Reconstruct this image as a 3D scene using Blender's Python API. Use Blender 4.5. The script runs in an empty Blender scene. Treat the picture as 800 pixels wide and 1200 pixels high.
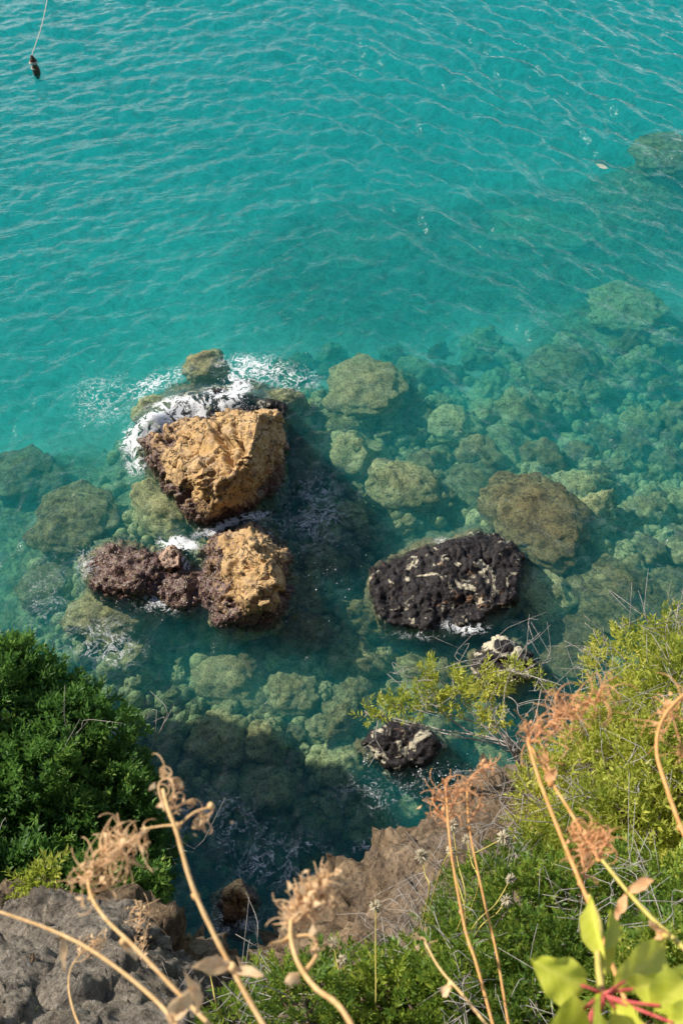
import bpy, bmesh, math, random
import numpy as np
from mathutils import Vector, Matrix
from mathutils.bvhtree import BVHTree

random.seed(7); rng = np.random.default_rng(7)
S = bpy.context.scene
COL = S.collection
R = math.radians

# ------------------------------------------------------------------ camera
H, DEP, F = 16.0, 52.0, 1082.0            # eye height, downward tilt, focal length in photo pixels
cam = bpy.data.cameras.new('camera'); camo = bpy.data.objects.new('camera', cam); COL.objects.link(camo)
camo.location = (0, 0, H); camo.rotation_euler = (R(90 - DEP), 0, 0)
cam.sensor_fit = 'VERTICAL'; cam.sensor_height = 36; cam.lens = 36 * F / 1200
cam.clip_start = 0.05; cam.clip_end = 4000
cam.dof.use_dof = True; cam.dof.focus_distance = 12.0; cam.dof.aperture_fstop = 11.0
S.camera = camo

# ------------------------------------------------------------------ sky, sun, exposure
SUN_EL = 37.0
SUN_H = Vector((-0.90, 0.44))            # horizontal direction towards the sun
SUN_H.normalize()
w = bpy.data.worlds.new('World'); S.world = w; w.use_nodes = True
wn = w.node_tree.nodes; wn.clear()
sky = wn.new('ShaderNodeTexSky'); sky.sky_type = 'NISHITA'; sky.sun_disc = False
sky.sun_elevation = R(SUN_EL); sky.sun_rotation = math.atan2(SUN_H.x, SUN_H.y)
sky.air_density = 1.0; sky.dust_density = 0.8; sky.ozone_density = 1.0
bg = wn.new('ShaderNodeBackground'); bg.inputs['Strength'].default_value = 0.10
wo = wn.new('ShaderNodeOutputWorld')
# unseen clouds added to whiten the wave reflections, denser towards the horizon
def wnode(typ, **kw):
    x = wn.new(typ)
    for k, v in kw.items(): setattr(x, k, v)
    return x
wl = w.node_tree.links.new
tc = wnode('ShaderNodeTexCoord'); sx = wnode('ShaderNodeSeparateXYZ'); wl(tc.outputs['Generated'], sx.inputs[0])
zz = wnode('ShaderNodeMath', operation='MAXIMUM'); wl(sx.outputs[2], zz.inputs[0]); zz.inputs[1].default_value = 0.0
za = wnode('ShaderNodeMath', operation='ADD'); wl(zz.outputs[0], za.inputs[0]); za.inputs[1].default_value = 0.22
dv = wnode('ShaderNodeVectorMath', operation='DIVIDE'); wl(tc.outputs['Generated'], dv.inputs[0])
cb = wnode('ShaderNodeCombineXYZ'); [wl(za.outputs[0], cb.inputs[k]) for k in range(3)]; wl(cb.outputs[0], dv.inputs[1])
cn = wnode('ShaderNodeTexNoise'); cn.inputs['Scale'].default_value = 1.3; cn.inputs['Detail'].default_value = 6; cn.inputs['Roughness'].default_value = .58; wl(dv.outputs[0], cn.inputs['Vector'])
th = wnode('ShaderNodeMapRange'); wl(zz.outputs[0], th.inputs[0]); th.inputs[1].default_value = .05; th.inputs[2].default_value = .7; th.inputs[3].default_value = .40; th.inputs[4].default_value = .70
t2 = wnode('ShaderNodeMath', operation='ADD'); wl(th.outputs[0], t2.inputs[0]); t2.inputs[1].default_value = .14
cm = wnode('ShaderNodeMapRange'); cm.interpolation_type = 'SMOOTHSTEP'; wl(cn.outputs[0], cm.inputs[0]); wl(th.outputs[0], cm.inputs[1]); wl(t2.outputs[0], cm.inputs[2]); cm.inputs[4].default_value = .9
cx_ = wnode('ShaderNodeMix', data_type='RGBA'); wl(cm.outputs[0], cx_.inputs[0]); wl(sky.outputs[0], cx_.inputs[6]); cx_.inputs[7].default_value = (13.5, 13.8, 14.2, 1)
wl(cx_.outputs[2], bg.inputs[0]); w.node_tree.links.new(bg.outputs[0], wo.inputs[0])
sl = bpy.data.lights.new('sun', 'SUN'); sl.energy = 4.8; sl.angle = R(0.53); sl.color = (1.0, 0.93, 0.82)
so = bpy.data.objects.new('sun', sl); COL.objects.link(so)
sdir = Vector((SUN_H.x * math.cos(R(SUN_EL)), SUN_H.y * math.cos(R(SUN_EL)), math.sin(R(SUN_EL))))
so.rotation_euler = sdir.to_track_quat('Z', 'Y').to_euler(); so.location = (-20, 5, 40)
S.view_settings.view_transform = 'Standard'; S.view_settings.look = 'None'
S.view_settings.exposure = 0.48; S.view_settings.gamma = 1.0
cy = S.cycles
cy.max_bounces = 7; cy.diffuse_bounces = 2; cy.glossy_bounces = 3; cy.transmission_bounces = 4
cy.volume_bounces = 1; cy.transparent_max_bounces = 10
cy.use_denoising = True; cy.caustics_reflective = False; cy.caustics_refractive = False
cy.sample_clamp_indirect = 4.0; cy.sample_clamp_direct = 3.0

# ------------------------------------------------------------------ helpers: geometry
cd, sd = math.cos(R(DEP)), math.sin(R(DEP))
FW, UP, RT = np.array([0, cd, -sd]), np.array([0, sd, cd]), np.array([1., 0, 0])
CAM = np.array([0, 0, H])
def ray(px, py):
    d = FW + RT * (px - 400) / F + UP * (600 - py) / F
    return d / np.linalg.norm(d)
def P(px, py, d):                         # the point d metres out along a line of sight
    return CAM + ray(px, py) * d
def W(px, py, z=0.0):                     # where a line of sight meets the level z
    r = ray(px, py); return CAM + r * ((z - H) / r[2])
def proj(V):
    q = V - CAM; a = q @ FW
    return np.stack([400 + F * (q @ RT) / a, 600 - F * (q @ UP) / a], -1)

def _h(ix, iy, iz, seed):
    with np.errstate(over='ignore'):
        h = (ix.astype(np.uint32) * np.uint32(374761393) + iy.astype(np.uint32) * np.uint32(668265263)
             + iz.astype(np.uint32) * np.uint32(2147483647) + np.uint32((seed * 974634777) & 0xffffffff))
        h = (h ^ (h >> np.uint32(13))) * np.uint32(1274126177)
        h = (h ^ (h >> np.uint32(16))) * np.uint32(2246822519)
        h = h ^ (h >> np.uint32(15))
    return h.astype(np.float64) / 4294967295.0 * 2 - 1
def vnoise(p, seed=0):
    p = np.asarray(p, float); i = np.floor(p).astype(np.int64); f = p - i
    u = f * f * f * (f * (f * 6 - 15) + 10); r = 0
    for a in (0, 1):
        for b in (0, 1):
            for c in (0, 1):
                wgt = (u[..., 0] if a else 1 - u[..., 0]) * (u[..., 1] if b else 1 - u[..., 1]) * (u[..., 2] if c else 1 - u[..., 2])
                r = r + wgt * _h(i[..., 0] + a, i[..., 1] + b, i[..., 2] + c, seed)
    return r
def fbm(p, octs=4, seed=0, gain=.5):
    p = np.asarray(p, float); r = 0; a = 1.0
    for o in range(octs):
        r = r + a * vnoise(p * 2.03 ** o + 17.3 * o, seed + o); a *= gain
    return r
def ridged(p, octs=3, seed=0):
    r = 0; a = 1.0
    for o in range(octs):
        r = r + a * (1 - 2 * np.abs(vnoise(p * 2.1 ** o + 9.1 * o, seed + o))); a *= .5
    return r
def facets(p, seed):                      # broken, blocky relief: every cell tilts its own way
    p = np.asarray(p, float); i0 = np.floor(p).astype(np.int64); best = np.full(len(p), 1e9); out = np.zeros(len(p))
    for a in (-1, 0, 1):
        for b in (-1, 0, 1):
            for c in (-1, 0, 1):
                i = i0 + np.array([a, b, c]); H_ = [_h(i[:, 0], i[:, 1], i[:, 2], seed + k) for k in range(7)]
                q = p - (i + .5 + .42 * np.stack(H_[:3], -1)); d2 = (q ** 2).sum(1)
                v = .9 * (q[:, 0] * H_[3] + q[:, 1] * H_[4] + q[:, 2] * H_[5]) + .45 * H_[6]
                m = d2 < best; best = np.where(m, d2, best); out = np.where(m, v, out)
    return out
def sstep(a, b, x):
    t = np.clip((x - a) / (b - a), 0, 1); return t * t * (3 - 2 * t)

def mesh_np(name, V, Fc, mat=None, smooth=True, attrs=None):
    V = np.asarray(V, np.float32); Fc = np.asarray(Fc, np.int32); k = Fc.shape[1]
    me = bpy.data.meshes.new(name)
    me.vertices.add(len(V)); me.vertices.foreach_set('co', V.ravel())
    me.loops.add(Fc.size); me.loops.foreach_set('vertex_index', Fc.ravel())
    me.polygons.add(len(Fc)); me.polygons.foreach_set('loop_start', np.arange(0, Fc.size, k, dtype=np.int32))
    me.polygons.foreach_set('use_smooth', np.full(len(Fc), smooth))
    for an, av in (attrs or {}).items():
        at = me.attributes.new(an, 'FLOAT', 'POINT'); at.data.foreach_set('value', np.asarray(av, np.float32))
    me.update(calc_edges=True); me.validate()
    if mat: me.materials.append(mat)
    return me
def link(name, me, parent=None, **props):
    o = bpy.data.objects.new(name, me); COL.objects.link(o)
    if parent: o.parent = parent
    for k, v in props.items(): o[k] = v
    return o
def thing(name, label, cat, loc=(0, 0, 0), group=None):
    o = bpy.data.objects.new(name, None); COL.objects.link(o); o.location = loc; o.empty_display_size = .1
    o['label'] = label; o['category'] = cat
    if group: o['group'] = group
    return o
def part(name, V, Fc, mat, parent, smooth=True, attrs=None, **props):
    V = np.asarray(V, float) - np.array(parent.location)
    return link(name, mesh_np(name, V, Fc, mat, smooth, attrs), parent, **props)

class Tubes:                              # collects tapering tubes
    def __init__(s): s.V = []; s.F = []; s.n = 0
    def add(s, pts, r0, r1=None, sides=5):
        pts = np.asarray(pts, float); r1 = r0 if r1 is None else r1; n = len(pts)
        if n < 2: return
        T = np.gradient(pts, axis=0); T /= np.linalg.norm(T, axis=1)[:, None] + 1e-9
        a = np.array([0, 0, 1.]) if abs(T[0][2]) < .8 else np.array([1., 0, 0])
        A = np.cross(T, a); A /= np.linalg.norm(A, axis=1)[:, None] + 1e-9; B = np.cross(T, A)
        rr = np.linspace(r0, r1, n) if np.ndim(r0) == 0 else np.asarray(r0)
        th = np.arange(sides) * 2 * math.pi / sides
        ring = pts[:, None, :] + rr[:, None, None] * (np.cos(th)[None, :, None] * A[:, None, :] + np.sin(th)[None, :, None] * B[:, None, :])
        s.V.append(ring.reshape(-1, 3))
        i = np.arange(n - 1)[:, None] * sides; j = np.arange(sides)[None, :]; j2 = (j + 1) % sides
        q = np.stack([i + j, i + j2, i + sides + j2, i + sides + j], -1).reshape(-1, 4) + s.n
        s.F.append(q)
        if sides >= 4:
            s.F.append(np.array([[s.n + 3, s.n + 2, s.n + 1, s.n], [s.n + (n - 1) * sides + e for e in (0, 1, 2, 3)]]))
        s.n += n * sides
    def get(s): return np.concatenate(s.V), np.concatenate(s.F)
def spline(pts, n=24):                    # Catmull-Rom through points
    p = np.asarray(pts, float)
    if len(p) == 2: return p[0] + (p[1] - p[0]) * np.linspace(0, 1, n)[:, None]
    q = np.vstack([2 * p[0] - p[1], p, 2 * p[-1] - p[-2]]); m = len(p) - 1; out = []
    for t in np.linspace(0, m - 1e-6, n):
        i = int(t); u = t - i; a, b, c, d = q[i:i + 4]
        out.append(.5 * (2 * b + (c - a) * u + (2 * a - 5 * b + 4 * c - d) * u * u + (3 * b - a - 3 * c + d) * u ** 3))
    return np.array(out)

def hull(ptsets):                         # convex blocks, joined as raw polygons
    bm = bmesh.new()
    for pts in ptsets:
        vs = [bm.verts.new(tuple(p)) for p in pts]
        g = bmesh.ops.convex_hull(bm, input=vs)
        bmesh.ops.delete(bm, geom=[e for e in g['geom_interior'] if isinstance(e, bmesh.types.BMVert)], context='VERTS')
    return bm
def remeshed(bm, voxel):
    me = bpy.data.meshes.new('tmp'); bm.to_mesh(me); bm.free()
    o = bpy.data.objects.new('tmp', me); COL.objects.link(o)
    m = o.modifiers.new('r', 'REMESH'); m.mode = 'VOXEL'; m.voxel_size = voxel
    dg = bpy.context.evaluated_depsgraph_get(); ev = o.evaluated_get(dg).to_mesh()
    n = len(ev.vertices); V = np.empty(n * 3, np.float32); ev.vertices.foreach_get('co', V); V = V.reshape(-1, 3).astype(float)
    Fc = [tuple(p.vertices) for p in ev.polygons]
    Fc = np.array([f if len(f) == 4 else (f + (f[-1],)) for f in Fc])
    o.evaluated_get(dg).to_mesh_clear(); bpy.data.objects.remove(o); bpy.data.meshes.remove(me)
    return V, Fc
def normals(V, Fc):
    n = np.zeros_like(V); a = V[Fc[:, 2]] - V[Fc[:, 0]]; b = V[Fc[:, 3]] - V[Fc[:, 1]]
    c = np.cross(a, b)
    for k in range(4): np.add.at(n, Fc[:, k], c)
    return n / (np.linalg.norm(n, axis=1)[:, None] + 1e-12)
def smooth_v(V, Fc, it=3):
    for _ in range(it):
        acc = np.zeros_like(V); cnt = np.zeros(len(V))
        for a, b in ((0, 1), (1, 2), (2, 3), (3, 0)):
            np.add.at(acc, Fc[:, a], V[Fc[:, b]]); np.add.at(acc, Fc[:, b], V[Fc[:, a]])
            np.add.at(cnt, Fc[:, a], 1); np.add.at(cnt, Fc[:, b], 1)
        V = V * .4 + .6 * acc / cnt[:, None]
    return V
def seg_dist(Q, poly):
    d = np.full(len(Q), 1e9); poly = np.asarray(poly, float)
    for a, b in zip(poly[:-1], poly[1:]):
        ab = b - a; t = np.clip(((Q - a) @ ab) / (ab @ ab), 0, 1)
        d = np.minimum(d, np.linalg.norm(Q - (a + t[:, None] * ab), axis=1))
    return d
def rock(name, label, cat, blocks, mat, voxel=.05, a1=.14, s1=1.1, a2=.06, s2=3.5, crack=.10, seed=1, grooves=(), group=None, world=False, fac=.16):
    sets = [[np.array(p) if world else W(*p) for p in b] for b in blocks]
    V, Fc = remeshed(hull(sets), voxel); V = smooth_v(V, Fc, 2)
    N = normals(V, Fc)
    d = .8 * a1 * fbm(V * s1, 3, seed) + .55 * a2 * fbm(V * s2, 4, seed + 9, .6)
    strat = vnoise(np.stack([V[:, 0] * .6 + V[:, 2] * 1.2, V[:, 1] * .6, V[:, 2] * 5 + V[:, 0] * 1.5], -1) * 1.6, seed + 20)
    d += .35 * a2 * strat
    wv = V + .12 / s1 * np.stack([fbm(V * s2, 2, seed + 60), fbm(V * s2, 2, seed + 61), fbm(V * s2, 2, seed + 62)], -1)
    d += 1.15 * fac / s1 * facets(wv * s1 * 1.4, seed + 70) + .26 * fac / s1 * facets(wv * s1 * 4.2, seed + 80) + .15 * fac / s1 * facets(wv * s1 * 11, seed + 90)
    cr = np.abs(vnoise(V * s1 * 1.25 + 5.5 + .3 * fbm(V * 3, 2, seed + 3)[:, None], seed + 31))
    d -= crack * (1 - sstep(0, .13, cr))
    px = proj(V)
    for poly, wid, dep in grooves:
        g = seg_dist(px + 3 * np.stack([fbm(V * 4, 2, 71), fbm(V * 4, 2, 72)], -1), poly)
        d -= dep * (1 - sstep(wid * .3, wid, g)) * sstep(-.1, .3, N[:, 2] + .2)
    V = V + N * d[:, None]
    V = V + N * (.4 * a2 * np.abs(vnoise(V * s2 * 3.3, seed + 50)))[:, None]
    c = np.array([V[:, 0].mean(), V[:, 1].mean(), V[:, 2].min()])
    o = link(name, mesh_np(name, V - c, Fc, mat), label=label, category=cat); o.location = c
    if group: o['group'] = group
    return o

# ------------------------------------------------------------------ helpers: materials
class NT:
    def __init__(s, name):
        s.m = bpy.data.materials.new(name); s.m.use_nodes = True; s.t = s.m.node_tree; s.t.nodes.clear()
        s.out = s.n('ShaderNodeOutputMaterial')
    def n(s, typ, **kw):
        x = s.t.nodes.new(typ)
        for k, v in kw.items(): setattr(x, k, v)
        return x
    def l(s, a, b): s.t.links.new(a, b)
    def put(s, sock, v):
        if hasattr(v, 'links') or isinstance(v, bpy.types.NodeSocket): s.l(v, sock)
        else: sock.default_value = v
    def pos(s): return s.n('ShaderNodeNewGeometry').outputs['Position']
    def obj(s): return s.n('ShaderNodeTexCoord').outputs['Object']
    def noise(s, vec, scale, detail=4, rough=.55, dist=0.0, out='Fac'):
        x = s.n('ShaderNodeTexNoise'); x.inputs['Scale'].default_value = scale; x.inputs['Detail'].default_value = detail
        x.inputs['Roughness'].default_value = rough; x.inputs['Distortion'].default_value = dist
        s.l(vec, x.inputs['Vector']); return x.outputs[out]
    def voro(s, vec, scale, feature='F1', out='Distance'):
        x = s.n('ShaderNodeTexVoronoi'); x.feature = feature; x.inputs['Scale'].default_value = scale
        s.l(vec, x.inputs['Vector']); return x.outputs[out]
    def ramp(s, fac, stops):
        x = s.n('ShaderNodeValToRGB'); cr = x.color_ramp
        while len(cr.elements) < len(stops): cr.elements.new(.5)
        for e, (p, c) in zip(cr.elements, stops):
            e.position = p; e.color = (c, c, c, 1) if np.ndim(c) == 0 else (*c, 1)
        s.put(x.inputs[0], fac); return x.outputs[0]
    def math(s, op, a, b=None, c=None, clamp=False):
        x = s.n('ShaderNodeMath', operation=op, use_clamp=clamp)
        s.put(x.inputs[0], a)
        if b is not None: s.put(x.inputs[1], b)
        if c is not None: s.put(x.inputs[2], c)
        return x.outputs[0]
    def mix(s, fac, a, b, blend='MIX'):
        x = s.n('ShaderNodeMix', data_type='RGBA', blend_type=blend)
        s.put(x.inputs[0], fac)
        for k, v in ((6, a), (7, b)):
            s.put(x.inputs[k], v if not isinstance(v, tuple) else (*v, 1)[:4])
        return x.outputs[2]
    def mapr(s, v, a, b, c=0., d=1., smooth=True):
        x = s.n('ShaderNodeMapRange'); x.interpolation_type = 'SMOOTHSTEP' if smooth else 'LINEAR'
        s.put(x.inputs[0], v)
        for k, q in enumerate((a, b, c, d)): s.put(x.inputs[k + 1], q)
        return x.outputs[0]
    def bump(s, h, strength=.5, dist=.02):
        x = s.n('ShaderNodeBump'); x.inputs['Strength'].default_value = strength; x.inputs['Distance'].default_value = dist
        s.l(h, x.inputs['Height']); return x.outputs[0]
    def attr(s, name, out='Fac'): return s.n('ShaderNodeAttribute', attribute_name=name).outputs[out]
    def rnd(s): return s.n('ShaderNodeObjectInfo').outputs['Random']
    def sep(s, v, k):
        x = s.n('ShaderNodeSeparateXYZ'); s.l(v, x.inputs[0]); return x.outputs[k]
    def pbr(s, col, rough=.8, nrm=None, spec=.3):
        b = s.n('ShaderNodeBsdfPrincipled'); s.put(b.inputs['Base Color'], col if not isinstance(col, tuple) else (*col, 1)[:4])
        s.put(b.inputs['Roughness'], rough); b.inputs['Specular IOR Level'].default_value = spec
        if nrm is not None: s.l(nrm, b.inputs['Normal'])
        s.l(b.outputs[0], s.out.inputs[0]); return b

def mat_ochre(name, light=(.52, .33, .13), pale=(.56, .39, .20), pink=(.36, .20, .13), wet=.2):
    t = NT(name); p = t.pos()
    n1 = t.noise(p, 1.6, 5, .6, .4); n2 = t.noise(p, 7, 5, .65, .2); n3 = t.noise(p, 28, 3, .6)
    c = t.mix(t.ramp(n1, [(.35, 0.), (.65, 1.)]), light, pale)
    c = t.mix(t.ramp(n2, [(.50, 0.), (.68, .7)]), c, pink)
    v = t.voro(p, 9); pits = t.ramp(v, [(.06, 1.), (.2, 0.)])
    c = t.mix(t.math('MULTIPLY', pits, t.ramp(n2, [(.4, 0.), (.6, .8)])), c, (.07, .05, .035))
    c = t.mix(t.ramp(n3, [(.3, .45), (.55, 0.)]), c, (.20, .12, .07))
    wk = t.noise(p, 2.5, 3, .6, 0, 'Color')
    kp = t.n('ShaderNodeVectorMath', operation='MULTIPLY_ADD'); t.l(wk, kp.inputs[0]); kp.inputs[1].default_value = (.7, .7, .7); t.l(p, kp.inputs[2])
    crk = t.ramp(t.voro(kp.outputs[0], 1.7, 'DISTANCE_TO_EDGE'), [(.0, 1.), (.045, 0.)])
    c = t.mix(t.math('MULTIPLY', crk, .8), c, (.06, .04, .03))
    c = t.mix(t.ramp(t.noise(p, 3.2, 5, .7, .6), [(.54, 0.), (.68, .75)]), c, (.30, .22, .16))
    # seaweed and crust band above the waterline
    z = t.sep(p, 2)
    zz = t.math('ADD', z, t.math('MULTIPLY', t.math('SUBTRACT', n2, .5), .9))
    zz = t.math('ADD', zz, t.math('MULTIPLY', t.math('SUBTRACT', n1, .5), .9))
    alg = t.mix(t.ramp(n3, [(.4, 0.), (.62, 1.)]), (.045, .028, .028), (.20, .11, .09))
    alg = t.mix(t.ramp(t.noise(p, 14, 3), [(.52, 0.), (.66, .8)]), alg, (.24, .19, .10))
    c = t.mix(t.mapr(zz, wet, wet + .28, 1., 0.), c, alg)
    c = t.mix(t.mapr(z, -.25, -.05, 1., 0.), c, t.mix(t.ramp(n2, [(.4, 0.), (.6, 1.)]), (.10, .09, .05), (.32, .27, .13)))
    rough = t.mapr(zz, wet, wet + .3, .32, .92)
    h = t.math('ADD', t.math('MULTIPLY', n2, .7), t.math('ADD', t.math('MULTIPLY', n3, .3), t.math('MULTIPLY', t.math('MAXIMUM', pits, crk), -.7)))
    t.pbr(c, rough, t.bump(h, .9, .05)); return t.m
def mat_mussel():
    t = NT('mussel_rock'); p = t.pos()
    n1 = t.noise(p, 1.7, 4, .55, .9); n2 = t.noise(p, 9, 5, .65, .2); n3 = t.noise(p, 40, 2)
    c = t.mix(t.ramp(n3, [(.4, 0.), (.7, 1.)]), (.008, .007, .008), (.032, .024, .023))
    pf = t.math('ADD', t.math('MULTIPLY', t.noise(p, 1.7, 3, .55, 1.2), .74), t.math('MULTIPLY', n2, .26))
    c = t.mix(t.ramp(pf, [(.548, 0.), (.59, 1.)]), c, (.48, .43, .31))
    pf2 = t.math('ADD', t.math('MULTIPLY', t.noise(p, 3.1, 3, .6, .9), .66), t.math('MULTIPLY', n2, .34))
    c = t.mix(t.ramp(pf2, [(.60, 0.), (.66, .8)]), c, (.30, .17, .10))
    z = t.sep(p, 2)
    c = t.mix(t.mapr(t.math('ADD', z, t.math('MULTIPLY', n2, .25)), -.15, .12, 1., 0.), c, t.mix(n2, (.06, .06, .035), (.26, .23, .11)))
    h = t.math('ADD', t.math('MULTIPLY', n2, .8), t.math('MULTIPLY', n3, .25))
    t.pbr(c, t.ramp(n2, [(.4, .45), (.6, .85)]), t.bump(h, 1., .05), .3); return t.m
def mat_boulder(name='submerged_stone', dark=(.055, .045, .025), mid=(.24, .20, .085), pale=(.50, .44, .20)):
    t = NT(name); p = t.pos()
    wc = t.noise(p, 3.5, 2, .5, 0, 'Color')
    wp = t.n('ShaderNodeVectorMath', operation='MULTIPLY_ADD'); t.l(wc, wp.inputs[0]); wp.inputs[1].default_value = (.35, .35, .35); t.l(p, wp.inputs[2]); wp = wp.outputs[0]
    n1 = t.noise(wp, 1.8, 5, .62, .4); n2 = t.noise(wp, 6, 6, .68, .5); n3 = t.noise(p, 26, 3, .7)
    c = t.mix(t.ramp(n2, [(.40, 0.), (.56, 1.)]), dark, mid)
    f = t.math('ADD', t.math('MULTIPLY', n1, .8), t.math('MULTIPLY', t.rnd(), .45))
    c = t.mix(t.math('MULTIPLY', t.ramp(f, [(.46, 0.), (.74, 1.)]), t.ramp(n2, [(.34, .2), (.52, 1.)])), c, pale)
    c = t.mix(t.math('MULTIPLY', t.ramp(t.math('FRACT', t.math('MULTIPLY', t.rnd(), 7.3)), [(.6, 0.), (.8, .6)]), n2), c, (.22, .12, .06))
    c = t.mix(t.ramp(n3, [(.40, .7), (.52, 0.)]), c, (.045, .04, .025))
    t.pbr(c, .8, t.bump(t.math('ADD', n2, t.math('MULTIPLY', n3, .4)), .8, .05), .1); return t.m
def mat_seabed():
    t = NT('seabed'); p = t.pos()
    n1 = t.noise(p, .35, 4, .6, .4); n2 = t.noise(p, 2.5, 5, .65, .3); n3 = t.noise(p, 14, 4)
    y = t.math('ADD', t.sep(p, 1), t.math('MULTIPLY', t.math('MINIMUM', t.math('ADD', t.sep(p, 0), 3.), 0.), -.75))
    y = t.math('ADD', y, t.math('MULTIPLY', t.math('MAXIMUM', t.math('SUBTRACT', t.sep(p, 0), 1.), 0.), -.45))
    sandf = t.mapr(t.math('ADD', y, t.math('MULTIPLY', t.math('SUBTRACT', n1, .5), 9.)), 12., 24., 0., 1.)
    rocky = t.mix(t.ramp(n2, [(.36, 0.), (.62, 1.)]), (.07, .065, .035), (.36, .32, .15))
    rocky = t.mix(t.ramp(n3, [(.4, .7), (.55, 0.)]), rocky, (.05, .045, .03))
    sand = t.mix(n2, (.48, .45, .34), (.60, .57, .45))
    hp = t.mapr(t.math('ADD', t.attr('heap'), t.math('MULTIPLY', t.math('SUBTRACT', n2, .5), .5)), .12, .55)
    c = t.mix(t.math('MULTIPLY', sandf, t.math('SUBTRACT', 1., hp)), rocky, sand)
    t.pbr(c, .9, t.bump(t.math('ADD', n2, t.math('MULTIPLY', n3, .4)), .7, .08), .05); return t.m
def mat_cliff():
    t = NT('cliff_rock'); p = t.pos()
    mp = t.n('ShaderNodeMapping'); mp.inputs['Rotation'].default_value = (R(35), R(25), 0); mp.inputs['Scale'].default_value = (1, 1, 4)
    t.l(p, mp.inputs[0]); q = mp.outputs[0]
    n1 = t.noise(p, 1.3, 5, .6, .4); n2 = t.noise(q, 4, 7, .72, .1); n3 = t.noise(p, 26, 5, .7)
    c = t.mix(t.ramp(n2, [(.36, 0.), (.64, 1.)]), (.075, .05, .03), (.38, .27, .165))
    c = t.mix(t.ramp(n1, [(.48, 0.), (.66, .75)]), c, (.30, .235, .18))
    c = t.mix(t.ramp(n3, [(.36, .7), (.52, 0.)]), c, (.05, .035, .025))
    z = t.sep(p, 2)
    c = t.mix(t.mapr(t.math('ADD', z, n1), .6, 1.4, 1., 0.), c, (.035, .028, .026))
    h = t.math('ADD', n2, t.math('MULTIPLY', n3, .4))
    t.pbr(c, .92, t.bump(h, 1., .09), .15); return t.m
def mat_grey():
    t = NT('grey_ledge_rock'); p = t.pos()
    mp = t.n('ShaderNodeMapping'); mp.inputs['Rotation'].default_value = (R(20), R(-18), R(10)); mp.inputs['Scale'].default_value = (1, 1.4, 5)
    t.l(p, mp.inputs[0]); q = mp.outputs[0]
    n1 = t.noise(p, 2.0, 5, .6, .5); n2 = t.noise(q, 5, 8, .74, .08); n3 = t.noise(p, 38, 5, .72)
    c = t.mix(t.ramp(n2, [(.34, 0.), (.62, 1.)]), (.14, .12, .095), (.50, .43, .34))
    c = t.mix(t.ramp(n1, [(.5, 0.), (.68, .6)]), c, (.30, .23, .16))
    c = t.mix(t.ramp(n3, [(.36, .75), (.52, 0.)]), c, (.05, .045, .04))
    c = t.mix(t.ramp(t.noise(p, 18, 4, .7), [(.6, 0.), (.72, .7)]), c, (.52, .50, .46))
    h = t.math('ADD', n2, t.math('MULTIPLY', n3, .35))
    t.pbr(c, .95, t.bump(h, 1., .10), .15); return t.m
def mat_leaf(name, stops, trans=.35, rough=.45, glow=(.50, .58, .08)):
    t = NT(name); r = t.attr('tint')
    c = t.ramp(r, stops)
    b = t.n('ShaderNodeBsdfPrincipled'); t.l(c, b.inputs['Base Color']); b.inputs['Roughness'].default_value = rough
    b.inputs['Specular IOR Level'].default_value = .35
    tr = t.n('ShaderNodeBsdfTranslucent'); t.l(t.mix(.5, c, glow, 'MIX'), tr.inputs[0])
    m = t.n('ShaderNodeMixShader'); m.inputs[0].default_value = trans
    t.l(b.outputs[0], m.inputs[1]); t.l(tr.outputs[0], m.inputs[2]); t.l(m.outputs[0], t.out.inputs[0]); return t.m
def mat_plain(name, a, b, scale=40, rough=.8, trans=0.):
    t = NT(name); p = t.obj(); n = t.noise(p, scale, 4, .65, .3)
    c = t.mix(t.ramp(n, [(.32, 0.), (.66, 1.)]), a, b)
    s = t.pbr(c, rough, t.bump(n, .5, .003), .2)
    if trans:
        tr = t.n('ShaderNodeBsdfTranslucent'); t.l(c, tr.inputs[0]); m = t.n('ShaderNodeMixShader'); m.inputs[0].default_value = trans
        t.l(s.outputs[0], m.inputs[1]); t.l(tr.outputs[0], m.inputs[2]); t.l(m.outputs[0], t.out.inputs[0])
    return t.m
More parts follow.
